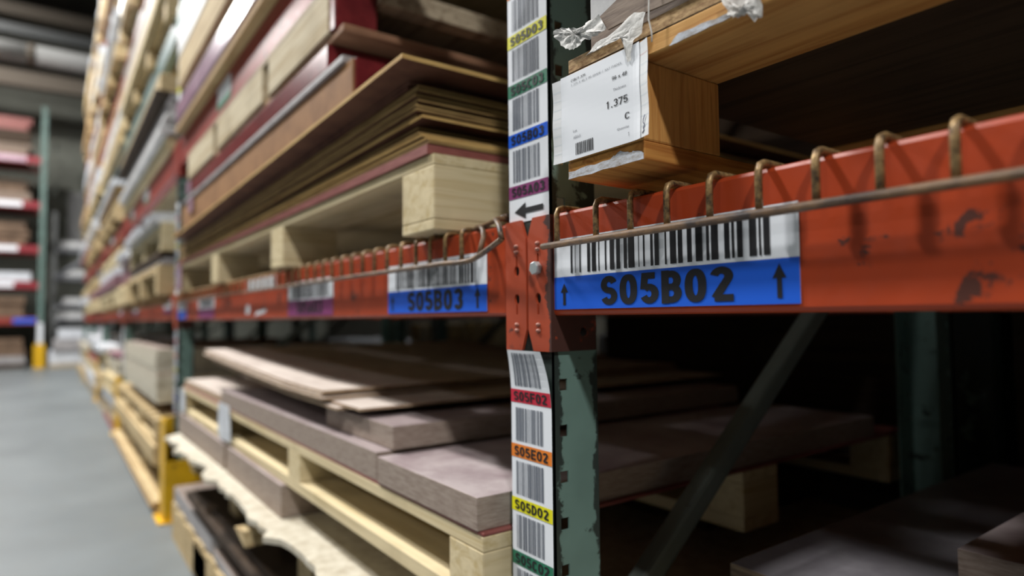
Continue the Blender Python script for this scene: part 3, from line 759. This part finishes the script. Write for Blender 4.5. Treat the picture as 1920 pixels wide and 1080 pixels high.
# ---- right bay, lower
zz = 0
for k in range(3):
    P, zz = pallet(.14, 2.4, .05, 1.1, zz, f'tan wooden pallet under the dark grey panel, {["on the floor","in the middle","topmost"][k]} of three', mx=W_TAN, my=W_TANY, simple=True)
    if k < 2: slab(.16, 2.38, .06, 1.09, zz, zz+.045, (TAUPE_E, TAUPE), f'taupe slab between the stacked pallets right of the upright, {["lower","upper"][k]} one'); zz += .045
slab(.115, 2.4, .2, 1.1, zz, .534, (CARD_E, W_BOARD), 'pale board just under the dark grey panel at the bottom right')
slab(.1255, 2.42, .241, 1.12, .5345, .560, (PHENOL_E, PHENOL), 'dark grey phenolic panel with its corner by the diagonal brace, bottom right')
slab(.321, 2.4, .388, 1.1, .5605, .601, (BROWNSLAB_E, BROWNSLAB), 'brown slab lying on the dark grey panel at the bottom right corner')

# ---- bay left of the upright, upper: pallet A
PA, zt = pallet(-2.33, -.133, -.031, 1.08, .9880, 'pale pine pallet under the brown sheets, on the wire deck left of the upright', blk=(.098, .125, .075), bb=.0145, tb=.0145, plydeck=(W_PALE, .0005))
z = sheets(1, -2.3, -.137, -.030, 1.09, zt+.001, .013, (REDPLY, REDPLY), 'dull red plywood sheet lying directly on the pale pallet', 'x')
near = [-.150, -.158, -.170, -.186, -.205, -.208, -.172, -.196, -.188, -.190, -.186, -.189, -.186, -.190, -.205]
ths = [.006, .007, .007, .008, .005, .006, .008, .008, .007, .007, .007, .006, .006, .007, .007]
US = lambda x: max(0, min(1, (x+2.28)/2.1))**1.2      # the stack is pressed tight at its far end and fans open at the near one
for k in range(14):
    e = SHEET_E2 if k in (1, 2, 6) else SHEET_E
    F, N = 1.110+.0047*k, 1.110+.0070*k
    mb = MB().slab(-2.28+random.uniform(-.04, .03), near[k], -.030+random.uniform(0, .006)+(.012 if k in (4, 5) else 0), 1.08, lambda x, y: F+(N-F)*US(x), .0045, 14)
    tag(mb.build('brown_sheet', [e, SHEET]), 'thin brown sheet in the thick stack on the pale pallet, below the overhanging warped sheet', 'sheet', 'brown sheets on the pale pallet')
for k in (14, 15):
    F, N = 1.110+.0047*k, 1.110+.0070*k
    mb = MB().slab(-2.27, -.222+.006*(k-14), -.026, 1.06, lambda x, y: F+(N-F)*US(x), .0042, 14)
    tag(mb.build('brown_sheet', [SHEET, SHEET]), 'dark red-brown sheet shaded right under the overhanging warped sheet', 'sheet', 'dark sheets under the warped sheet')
mb = MB().slab(-2.20, -.150, -.070, 1.12, lambda x, y: 1.1890+.0315*US(x), .0065, 24)
tag(mb.build('warped_sheet', [SHEET_E2, SHEET]), 'long warped sheet with a pale edge overhanging the stack of brown sheets', 'sheet')
# stack above it: brown carton strip, grey strip, dark red board, tan crate
zb = 1.2350
C1 = thing('brown_carton', (-1.4, .4, zb), 'long low brown carton with a red end, above the warped sheet', 'carton')
MB().box(-2.25, -.432, -.028, 1.0, zb, 1.3275).build('carton_body', BROWNBOX, C1, .002)
bx('end_panel', -.4319, -.424, -.024, .30, zb, 1.3260, REDGLOSS, C1)
slab(-2.2, -.465, -.034, 1.0, 1.3285, 1.3440, (GREYP, GREYP), 'weathered grey strip board between the brown carton and the dark red board', bevel=.003)
slab(-2.0, -.545, -.033, 1.0, 1.3450, 1.3905, (REDGLOSS, REDGLOSS), 'dark red glossy board under the tan crate')
W_CRATE = wood('bleached_crate_board', srgb(212, 198, 168), srgb(184, 162, 122), 'X')
CRATEB = wood('brown_crate_board', srgb(164, 124, 96), srgb(122, 84, 64), 'Y')
C2 = thing('wooden_crate', (-1.3, .4, 1.395), 'tan wooden crate with an open end and red-painted end post, above the dark red board', 'crate')
bx('bottom_board', -2.12, -.48, -.026, 1.0, 1.3950, 1.4100, CRATEB, C2, .002)
for k, (a, b) in enumerate(((-2.1, -1.62), (-1.56, -1.02), (-.96, -.545))): bx('front_board', a, b, -.032, -.012, 1.4125, 1.502, W_CRATE, C2, .002)
bx('end_post', -.5445, -.515, -.030, .055, 1.4125, 1.520, REDGLOSS, C2, .002)
bx('back_board', -2.1, -.53, .96, .98, 1.4125, 1.502, W_TAN, C2)
bx('lid', -2.12, -.50, -.03, 1.0, 1.5025, 1.518, W_GREY, C2, .002)
bx('inner_rail', -.54, -.50, .056, .98, 1.478, 1.5022, W_GREY, C2)
# tags
for k, (x, y, z0_, z1_, mt, ds) in enumerate(((-2.06, -.034, 1.275, 1.33, LILAC, 'lilac tag on the far end of the brown carton'), (-2.10, -.035, 1.35, 1.40, LILAC, 'lilac tag on the far end of the dark red board'), (-2.29, -.036, .99, 1.09, LILAC, 'lilac tag hanging at the far end of the pale pallet'))):
    tag(bx('paper_tag', x, x+.09, y-.0012, y-.0004, z0_, z1_, mt), ds, 'tag')
# second level of this bay
slab(-2.45, -.4, -.03, 1.05, 1.679, 1.7045, (OSB, W_TAN), 'rough tan board lying on the red beam above the crate')
slab(-2.40, -.4, -.035, 1.05, 1.7055, 1.795, (LILAC, LILAC), 'glossy lilac slab above the red beam', bevel=.006)
slab(-2.35, -.4, -.01, 1.05, 1.796, 1.86, (W_GREY, W_DARKPLY), 'weathered board pack on the glossy lilac slab')
slab(-2.38, -.4, -.03, 1.05, 1.861, 1.985, (W_TAN, W_TAN), 'thick tan timber pack above the lilac slab')
slab(-2.43, -.4, -.028, 1.05, 1.995, 2.13, (WHITEP, WHITEP), 'white wrapped slab topmost above the lilac slab', bevel=.012)
slab(.2, 2.45, -.02, 1.05, 1.679, 1.83, (W_TAN, TAUPE), 'unseen tan board pack added for shade on the upper beam right of the nearest upright')  # unseen load added as an occluder over the right bay

# ---- bay left of the upright, lower
PB, zt = pallet(-2.165, -.018, -.031, 1.09, .5095, 'pale double-deck pallet left of the barcode strip, carrying the mauve-brown slabs', blk=(.08, .1, .058), bb=.022, tb=.0185, base='long', plydeck=(REDPLY, .0045))
zB = zt+.0004; print('pallet B top', zB)
slab(-.314, -.026, -.034, .95, zB, zB+.0400, (BROWNSLAB_E, SCUFF), 'mauve-brown slab with a scuffed top, nearest the barcode strip')
slab(-1.46, -.324, -.031, .34, zB, zB+.0445, (BROWNSLAB_E, BROWNSLAB), 'long narrow mauve-brown slab along the front edge of the pale double-deck pallet')
slab(-.62, -.316, -.006, .9, zB+.0455, zB+.083, (BROWNSLAB_E, BROWNSLAB), 'middle mauve-brown slab resting on the long narrow slab')
slab(-2.14, -1.48, -.026, 1.0, zB, zB+.026, (CARD_E, CARD), 'pale pinkish board at the far end of the pale double-deck pallet')
slab(-2.1, -.66, .36, 1.05, zB+.0265, zB+.085, (BROWNSLAB_E, SHEET), 'dark brown slab behind the long narrow slab, under the warped card')
for k in range(5):
    zc = zB+.0860+.0062*k; x1 = (-.50, -.42, -.56, -.575, -.57)[k]; y0 = (-.03, -.018, -.036, -.034, -.03)[k]
    mb = MB().slab((-1.62, -1.66, -1.72, -1.70, -1.73)[k], x1, y0, .98, lambda x, y: zc+.005-.001*max(0, min(1, (x+1.0)/.5))+.047*max(0, (-.75-x)/1.2)**1.2, .0045, 24)
    tag(mb.build('warped_card', [CARD_E, CARD]), 'thin pale warped card sheet curling up on the mauve-brown slabs', 'card sheet', 'warped card sheets')
zD_ = .437
slab(-2.19, -1.375, -.040, .6, zD_, .5085, (BROWNSLAB_E, BROWNSLAB), 'taupe slab beside the yellow guard, under the pale double-deck pallet')
slab(-1.335, -.805, -.040, .6, zD_, .5085, (BROWNSLAB_E, BROWNSLAB), 'taupe slab in the middle, under the pale double-deck pallet')
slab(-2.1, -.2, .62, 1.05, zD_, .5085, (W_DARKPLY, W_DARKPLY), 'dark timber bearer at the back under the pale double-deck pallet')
_rj = random.Random(21); _j = []; _q = 0
for _i in range(61): _q = _q*.72+_rj.uniform(-.010, .010); _j.append(_q+(-.014 if _i in (9, 10, 23, 24, 25, 41) else 0))
mb = MB().slab(-2.19, -.03, -.082, 1.0, lambda x, y: .4245-.006*math.sin(x*4)*0-max(0, -.0-y)*.25*max(0, math.sin(x*2.2+.4)), .012, 60, 0, 1, 12, yj=lambda i: _j[i])
tag(mb.build('pale_board', [W_BOARD, W_BOARD]), 'cream board with a ragged broken front edge under the taupe slabs', 'board')
pallet(-2.15, -.06, .0, 1.0, .285, 'tan pallet under the cream ragged board', mx=W_TAN, my=W_TANY, blk=(.09, .1, .083), tb=.016, bb=.016)
mb = MB(); mb.prism([(-1.03, .372), (-.94, .384), (-.93, .350)], -.085, -.03); tag(mb.build('broken_wood_wedge', W_TAN), 'triangular splinter of tan wood sticking out below the cream board', 'wood splinter')
tag(bx('timber_plank', -1.9, -.25, -.055, .12, .2440, .2640, W_DARKPLY), 'dark timber plank below the cream ragged board', 'plank')
tag(bx('timber_plank', -1.55, -.1, -.035, .5, .2645, .2845, W_DARKPLY), 'second dark timber plank, right under the tan pallet', 'plank')
pallet(-2.28, -.2, -.045, 1.0, 0, 'tan timber pallet on the floor beside the yellow guard, carrying the grey slabs', mx=W_TAN, my=W_TANY, blk=(.69, .1, .105), tb=.0125, bb=.0125)
slab(-2.27, -1.535, -.040, .8, .1431, .2035, (GREYP, TAUPE), 'grey slab on the floor-level pallet, next to the yellow guard')
slab(-1.50, -.92, -.040, .8, .1431, .175, (GREYP, TAUPE), 'thinner grey slab on the floor-level pallet, nearer the camera')
slab(-.90, -.3, -.040, .8, .1431, .2435, (BROWNSLAB_E, BROWNSLAB), 'mauve slab on the floor-level pallet, nearest the camera')
slab(-2.1, -1.62, .24, .8, .204, .2435, (BROWNSLAB_E, W_DARKPLY), 'dark slab set back on the grey slab by the yellow guard')
slab(-2.1, -.3, .15, .8, .2650, .2660+.018, (W_DARKPLY, W_DARKPLY), 'dark packing board set back under the tan pallet') if 0 else None
for x, z0_, z1_, wd, ds in ((-2.16, .515, .605, .10, 'white plastic tag hanging at the far corner of the pale double-deck pallet'), (-1.46, .515, .622, .16, 'white plastic tag hanging in the first opening of the pale double-deck pallet')):
    mb = MB(); mb.prism([(x, z1_), (x-.01, z0_+.02), (x+.02, z0_), (x+wd, z0_+.01), (x+wd*.85, z1_)], -.0385, -.0365); tag(mb.build('plastic_tag', FILMW), ds, 'tag')

# ---- bays further down the rack
ord2 = {-5.2: 'second bay', -7.8: 'third bay', -10.4: 'fourth bay', -13.0: 'farthest bay'}
fl = {0: 'floor level', 1: 'lowest shelf', 2: 'second shelf', 3: 'third shelf', 4: 'fourth shelf', 5: 'fifth shelf', 6: 'sixth shelf'}
def wrapped(x0, x1, y0, y1, z0, z1, label, mat=None):
    mb = MB(); nx, nz = 16, 4; r = random.Random(int(abs(x0*1000)+z0*77)); k = 0
    mb.slab(x0, x1, y0, y1, lambda x, y: z0, z1-z0, nx, 0, 0, 6)
    mb.move(lambda p: (p[0], p[1]+(r.uniform(-.02, .0) if p[1] < y0+.01 else 0), p[2]+(r.uniform(-.02, .015) if p[2] > z0+.01 else 0)))
    return tag(mb.build('wrapped_bundle', mat or FILMW, None), label, 'wrapped bundle')
MT = {'pale': (W_PALE, W_PALEY), 'tan': (W_TAN, W_TANY), 'grey': (W_GREY, W_GREYY)}
SM = {'white': (WHITEP, WHITEP, 'white'), 'greyp': (GREYP, GREYP, 'grey'), 'taupe': (TAUPE_E, TAUPE, 'taupe'), 'brown': (SHEET_E, SHEET, 'brown'), 'lilac': (LILAC_M, LILAC_M, 'lilac'),
      'tanb': (OSB, W_TAN, 'tan'), 'cream': (W_BOARD, W_BOARD, 'cream'), 'dark': (W_DARKPLY, W_DARKPLY, 'dark brown'), 'redb': (REDPLY, REDPLY, 'dull red'), 'wood': (W_TAN, W_TAN, 'yellow-brown wooden'),
      'yell': (W_PALE, W_PALE, 'pale yellow wooden')}
cnt = {}
def pile(X0, lv, x0, x1, z0, layers, where=''):
    z = z0; bay = ord2[X0]
    for ly in layers:
        kind = ly[0]; key = (X0, lv, ly[0] if ly[0] == 'W' else ly[:2], where); cnt[key] = cnt.get(key, 0)+1
        nth = ('', ', second from the bottom', ', third from the bottom', ', fourth from the bottom', ', fifth from the bottom')[min(4, cnt[key]-1)] if kind != 'S' else ''
        dy = random.uniform(-.05, .02); a = x0+random.uniform(0, .08); b = x1-random.uniform(0, .08)
        at = f'on the {fl[lv]} of the {bay}' if lv else f'at floor level in the {bay}'
        if kind == 'P':
            mx, my = MT[ly[1]]
            P, z = pallet(a, b, -.03+dy, 1.0, z, f'{ly[1]} wooden pallet {at}{where}{nth}', mx=mx, my=my, simple=True, blk=(.1, .1, .075 if len(ly) < 3 else ly[2]), base='long' if X0 > -9 and lv == 0 else 'cross')
        elif kind == 'S':   # n sheets
            e, f, cn = SM[ly[1]]; n, t = ly[2], ly[3]
            z = sheets(n, a, b, -.03+dy, 1.0, z, t, (e, f), f'{cn} sheet in a stack {at}{where}', f'{cn} sheets {at}{where}', jx=.03, jy=.012)
        elif kind == 'B':
            e, f, cn = SM[ly[1]]; slab(a, b, -.03+dy, 1.0, z, z+ly[2], (e, f), f'{cn} slab {at}{where}{nth}', bevel=.003); z += ly[2]
        elif kind == 'W': wrapped(a, b, -.03+dy, 1.0, z, z+ly[1], f'white plastic-wrapped bundle {at}{where}{nth}'); z += ly[1]+.016
        elif kind == 'G': z += ly[1]
        z += .0006
    return z
A = -5.2
pile(A, 0, -5.05, -2.68, 0, [('S', 'tanb', 3, .018), ('P', 'tan', .09), ('B', 'wood', .09), ('P', 'tan', .07)])
# tall slabs on top, set apart
for k, (mt, nm) in enumerate(((BROWNBOX, 'lower'), (TAUPE_E, 'upper'))):
    pass
zq = .4675
zq = sheets(4, -4.62, -2.90, -.035, .95, zq, .033, (W_BOARD, SHEET), 'tan-edged slab, lower half of the tall block in the second bay', 'lower tan-edged slabs in the second bay', 'panel slab', 'panel_slab', .004, .003)
zq = sheets(4, -4.60, -2.92, -.035, .95, zq, .031, (W_BOARD, TAUPE), 'tan-edged slab, upper half of the tall block in the second bay', 'upper tan-edged slabs in the second bay', 'panel slab', 'panel_slab', .004, .003)
pile(A, 1, -4.25, -2.72, .99, [('P', 'tan', .09), ('S', 'greyp', 2, .016), ('B', 'dark', .03), ('P', 'pale', .08), ('W', .05)], ', near end')
pile(A, 1, -5.08, -4.32, .99, [('P', 'pale', .075), ('S', 'lilac', 7, .026), ('W', .05)], ', far end')
pile(A, 2, -5.05, -2.72, 1.68, [('B', 'yell', .07), ('S', 'white', 4, .022), ('S', 'greyp', 4, .026), ('B', 'dark', .02), ('B', 'wood', .09)])
pile(A, 3, -5.05, -2.72, 2.312, [('P', 'tan'), ('B', 'yell', .07), ('S', 'lilac', 2, .025), ('B', 'cream', .08), ('S', 'greyp', 4, .03)])
pile(A, 4, -5.05, -2.72, 2.992, [('P', 'tan'), ('B', 'wood', .1), ('W', .2)])
A = -7.8
pile(A, 0, -7.6, -6.5, 0, [('P', 'grey'), ('S', 'greyp', 3, .03), ('P', 'tan'), ('B', 'cream', .1), ('P', 'pale'), ('W', .06)], ', far end')
pile(A, 0, -6.45, -5.3, 0, [('S', 'redb', 3, .02), ('P', 'grey'), ('W', .08), ('P', 'pale'), ('S', 'cream', 4, .035), ('S', 'lilac', 2, .02)], ', near end')
pile(A, 1, -7.6, -5.3, .99, [('P', 'pale'), ('S', 'lilac', 4, .03), ('W', .08), ('P', 'pale')])
pile(A, 2, -7.6, -5.3, 1.68, [('P', 'tan'), ('B', 'wood', .09), ('S', 'brown', 3, .02), ('W', .07)])
pile(A, 3, -7.6, -5.3, 2.312, [('B', 'wood', .1), ('P', 'pale'), ('W', .12), ('B', 'tanb', .07)])
pile(A, 4, -7.6, -5.3, 2.992, [('P', 'tan'), ('S', 'greyp', 4, .03), ('B', 'cream', .1), ('W', .08)])
pile(A, 5, -7.6, -5.3, 3.672, [('P', 'tan'), ('B', 'wood', .15), ('S', 'brown', 3, .04)])
A = -10.4
pile(A, 0, -10.2, -7.9, 0, [('P', 'grey'), ('W', .12), ('P', 'pale'), ('S', 'redb', 2, .03), ('P', 'pale'), ('W', .1)])
pile(A, 1, -10.2, -7.9, .99, [('P', 'pale'), ('S', 'lilac', 3, .04), ('P', 'tan')])
pile(A, 2, -10.2, -7.9, 1.68, [('P', 'tan'), ('B', 'tanb', .12), ('W', .1)])
pile(A, 3, -10.2, -7.9, 2.312, [('P', 'tan'), ('W', .18), ('B', 'wood', .1)])
pile(A, 4, -10.2, -7.9, 2.992, [('B', 'wood', .12), ('S', 'redb', 3, .03), ('W', .12)])
pile(A, 5, -10.2, -7.9, 3.672, [('P', 'tan'), ('B', 'cream', .14), ('W', .1)])
pile(A, 6, -10.2, -7.9, 4.352, [('P', 'tan'), ('B', 'wood', .2), ('W', .12)])
A = -13.0
pile(A, 0, -12.8, -10.6, 0, [('P', 'tan'), ('W', .14), ('P', 'pale'), ('B', 'cream', .12)])
pile(A, 1, -12.8, -10.6, .99, [('P', 'pale'), ('W', .12), ('B', 'wood', .12)])
pile(A, 2, -12.8, -10.6, 1.68, [('P', 'tan'), ('B', 'redb', .14), ('W', .1)])
pile(A, 3, -12.8, -10.6, 2.312, [('P', 'tan'), ('B', 'tanb', .2)])
pile(A, 4, -12.8, -10.6, 2.992, [('P', 'tan'), ('W', .2), ('B', 'wood', .1)])
pile(A, 5, -12.8, -10.6, 3.672, [('P', 'tan'), ('B', 'tanb', .18), ('W', .12)])
pile(A, 6, -12.8, -10.6, 4.352, [('P', 'tan'), ('B', 'wood', .25), ('W', .15)])

# ------------------------------------------------------------------ cross rack at the end of the aisle
XR = -14.4
def cross_post(y, mat, label, x=XR, h=5.0):
    U = thing('rack_upright', (x, y, 0), label, 'rack upright')
    bx('front_post', x-.08, x, y-.04, y+.04, 0, h, mat, U); bx('rear_post', x-1.0, x-.93, y-.04, y+.04, 0, h, mat, U)
    for k in range(6): MB().tube([(x-.04, y, .3+.8*k), (x-.97, y, .7+.8*k)], .018, 6).build('diagonal_brace', BRACE, U)
    return U
U = cross_post(-.64, GREEN, 'green upright of the cross rack at the end of the aisle'); decal(-.0, .0, 0, 0, 0)
MB().quad([(XR+.001, -.68, .3), (XR+.001, -.6, .3), (XR+.001, -.6, .85), (XR+.001, -.68, .85)]).build('label_strip', PAPER, U)
cross_post(-3.2, GREEN, 'green upright of the cross rack, beyond the left edge of the aisle view')
G = thing('column_guard', (XR+.05, -.64, 0), 'yellow guard at the foot of the cross rack at the end of the aisle', 'column guard')
bx('front_plate', XR+.03, XR+.05, -.72, -.56, 0, .45, YELLOW, G); bx('side_plate', XR-.1, XR+.03, -.73, -.70, 0, .45, YELLOW, G)
zl = [.83, 1.50, 2.18, 3.02, 3.88]; nm5 = ['lowest', 'second', 'third', 'fourth', 'top']
for k, z in enumerate(zl):
    B = thing('rack_beam', (XR, -1.9, z), f'{"orange-red" if k < 1 else "crimson"} beam of the cross rack, {nm5[k]} one', 'rack beam')
    bx('beam_bar', XR-.05, XR+.002, -3.16, -.68, z, z+.13, CRIMSON if k else REDB, B)
    if k == 0: bx('location_label', XR+.0025, XR+.004, -1.05, -.7, z+.02, z+.11, BLUE, B)
    else: bx('location_label', XR+.0025, XR+.004, -1.5, -1.1+.05*k, z+.02, z+.12, PAPER if k != 4 else LILAC, B)
    tag(bx('rear_rack_beam', XR-1.0, XR-.95, -3.16, -.68, z, z+.13, REDB), f'rear beam of the cross rack, {nm5[k]} one', 'rack beam')
SM['umber'] = (flake('umber_panel_edge', srgb(128, 104, 84), srgb(96, 76, 60), 6, .7), SHEET, 'brown')
def xpile(z, layers, lvl, y0=-3.0, y1=-.85, x1=XR-.02):
    for n, (cn, t, cnt_) in enumerate(layers):
        for q in range(cnt_):
            mb = MB().box(x1-.95, x1+random.uniform(-.03, .02), y0, y1+random.uniform(-.06, .04), z, z+t-.006, 0, 1)
            e, f, c = SM[cn]; tag(mb.build('panel_slab', [e, f]), f'{c} slab in the pile {lvl} of the cross rack', 'panel slab', f'{c} slabs {lvl} of the cross rack'); z += t
xpile(0, [('dark', .1, 1), ('greyp', .07, 2), ('umber', .11, 3)], 'on the floor')
xpile(.965, [('umber', .13, 3)], 'on the lowest beam')
wrapped(XR-.95, XR-.02, -3.0, -.8, 1.635, 1.80, 'white wrapped bundle on the second beam of the cross rack')
xpile(2.315, [('umber', .1, 4), ('dark', .06, 1)], 'on the third beam')
xpile(3.155, [('taupe', .16, 1), ('umber', .12, 1), ('dark', .06, 2)], 'on the fourth beam')
xpile(4.015, [('taupe', .14, 1), ('taupe', .1, 1), ('dark', .12, 2), ('redb', .12, 2)], 'on the top beam')
# shelving with white panels between the cross rack and the long rack
XS = -15.2
SR = [(2.30, 'top'), (1.72, 'second from the top'), (1.15, 'third from the top'), (.86, 'lowest')]
for y in (-.45, .55): GU = cross_post(y, STEELG, f'grey upright of the far white-panel shelving, {"left" if y < 0 else "right"} one', XS, 3.1)
for z, nm in SR:
    tag(bx('shelf_board', XS-.8, XS, -.408, .508, z, z+.07, GREYB), f'grey shelf of the far shelving, {nm}', 'shelf')
    slab(XS-.7, XS+.04, -.30+random.uniform(-.08, .12), .45, z+.072, z+.20, (WHITEP, WHITEP), f'white panel pack on the far shelving, {nm} shelf')
tag(bx('panel_slab', XS-.7, XS, .05, .5, 2.502, 2.65, BROWNBOX), 'brown panel pack on the top far shelf', 'panel slab')
tag(MB().box(XW+.02, XW+.1, -.2, .45, 2.6, 3.9).build('white_board', WHITEP), 'pale board leaning on the far wall above the white shelving', 'board')
MB().tube([(XS+.045, -.45, 1.75), (XS+.045, .55, 2.5)], .04, 8).build('diagonal_strut', GREYB, GU)
wrapped(-15.1, -14.2, -.48, .3, .0, .30, 'white wrapped pile on the floor beside the yellow guard at the aisle end')
wrapped(-15.0, -14.15, -.42, .4, .32, .52, 'grey-white wrapped pile on top of the floor pile at the aisle end', GREYP)
wrapped(-14.9, -14.3, -.35, .42, .54, .72, 'white wrapped bundle topmost of the floor pile at the aisle end')
tag(bx('timber_plank', -14.13, -14.05, -.5, .35, .0, .08, W_GREY), 'grey timber lying in front of the wrapped floor pile', 'plank')

# ------------------------------------------------------------------ back-to-back rack row behind the long rack
for X in PX:
    U = thing('rack_upright', (X, 1.3, 0), f'green upright of the back-to-back rack row, behind the {ORD[X]} upright', 'rack upright')
    bx('front_post', X, X+.078, 1.3, 1.366, 0, 4.4, GREEN, U); bx('rear_post', X, X+.078, 2.3, 2.366, 0, 4.4, GREEN, U)
    MB().tube([(X+.039, 1.36, .5), (X+.039, 2.31, 1.3)], .018, 6).build('diagonal_brace', BRACE, U)
for X0 in (0, -2.6, -5.2, -7.8, -10.4, -13.0):
    nb = {0: 'nearest', -2.6: 'first'}.get(X0) or ord2[X0].split()[0]
    for lv in (1, 2):
        z0, z1 = LV[lv]
        for y, q in ((1.3, 'near'), (2.322, 'rear')): tag(bx('rack_beam', X0+.08, X0+2.598, y, y+.044, z0, z1, ORANGE), f'{q} beam of the back-to-back row at the {lvn[lv]}, {nb} bay', 'rack beam')
        tag(MB().box(X0+.12, X0+2.55, 1.29, 2.4, z1+.001, z1+.55, 0, 1).build('light_block_stack', [W_DARKPLY, W_DARKPLY]), f'added light-blocking dark plywood bundle on the {lvn[lv]} of the back-to-back row, {nb} bay', 'plywood bundle')  # these dark bundles are added to block stray light behind the long rack
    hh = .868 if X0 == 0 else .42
    if X0 == -2.6: tag(bx('light_block_stack', -1.17, -.05, 1.29, 2.4, 0, .868, W_DARKPLY), 'tall dark bundle added to block light on the floor of the back-to-back row, first bay', 'plywood bundle')
    else: tag(bx('light_block_stack', X0+.12, X0+2.55, 1.29, 2.4, 0, hh, W_DARKPLY), f'dark bundle added to block light on the floor of the back-to-back row, {nb} bay', 'plywood bundle')

# ------------------------------------------------------------------ next aisle, seen through the gap under the beam
slab(-5.95, -5.30, 3.0, 3.9, .0, .5, (W_DARKPLY, W_DARKPLY), 'dark pile carrying the brown pallets in the next aisle')
for k in range(3): pallet(-6.25, -5.30, 3.0, 3.9, .5+.10*k, f'brown pallet in the next aisle, {["lowest","middle","top"][k]} of the stack', mx=W_TAN, my=W_TANY, simple=True, blk=(.09, .09, .045))
for k in range(2): pallet(-5.05, -4.45, 3.0, 3.9, .60+.12*k, f'pale pallet in the next aisle, {["lower","upper"][k]} one', simple=True, blk=(.09, .09, .06))
tag(bx('panel_slab', -5.05, -4.45, 3.0, 3.9, 0, .599, W_DARKPLY), 'dark pile under the pale pallets in the next aisle', 'panel slab')
wrapped(-7.9, -7.25, 3.0, 3.8, .46, .56, 'white bundle in the next aisle, right one'); wrapped(-9.0, -8.1, 3.0, 3.8, .46, .56, 'white bundle in the next aisle, left one')
tag(bx('panel_slab', -9.2, -7.2, 3.0, 3.9, 0, .459, W_DARKPLY), 'dark pile under the white bundles in the next aisle', 'panel slab')
tag(bx('rack_post', -6.5, -6.40, 2.95, 3.03, 0, 3.5, GREEN), 'green post in the next aisle, beside the brown pallets', 'rack post')
wrapped(-3.02, -2.82, 3.0, 3.3, .58, .72, 'green-white bundle in the next aisle just right of the connector'); tag(bx('panel_slab', -3.1, -2.7, 3.0, 3.5, 0, .579, BROWNBOX), 'brown pile under the small bundle in the next aisle', 'panel slab')
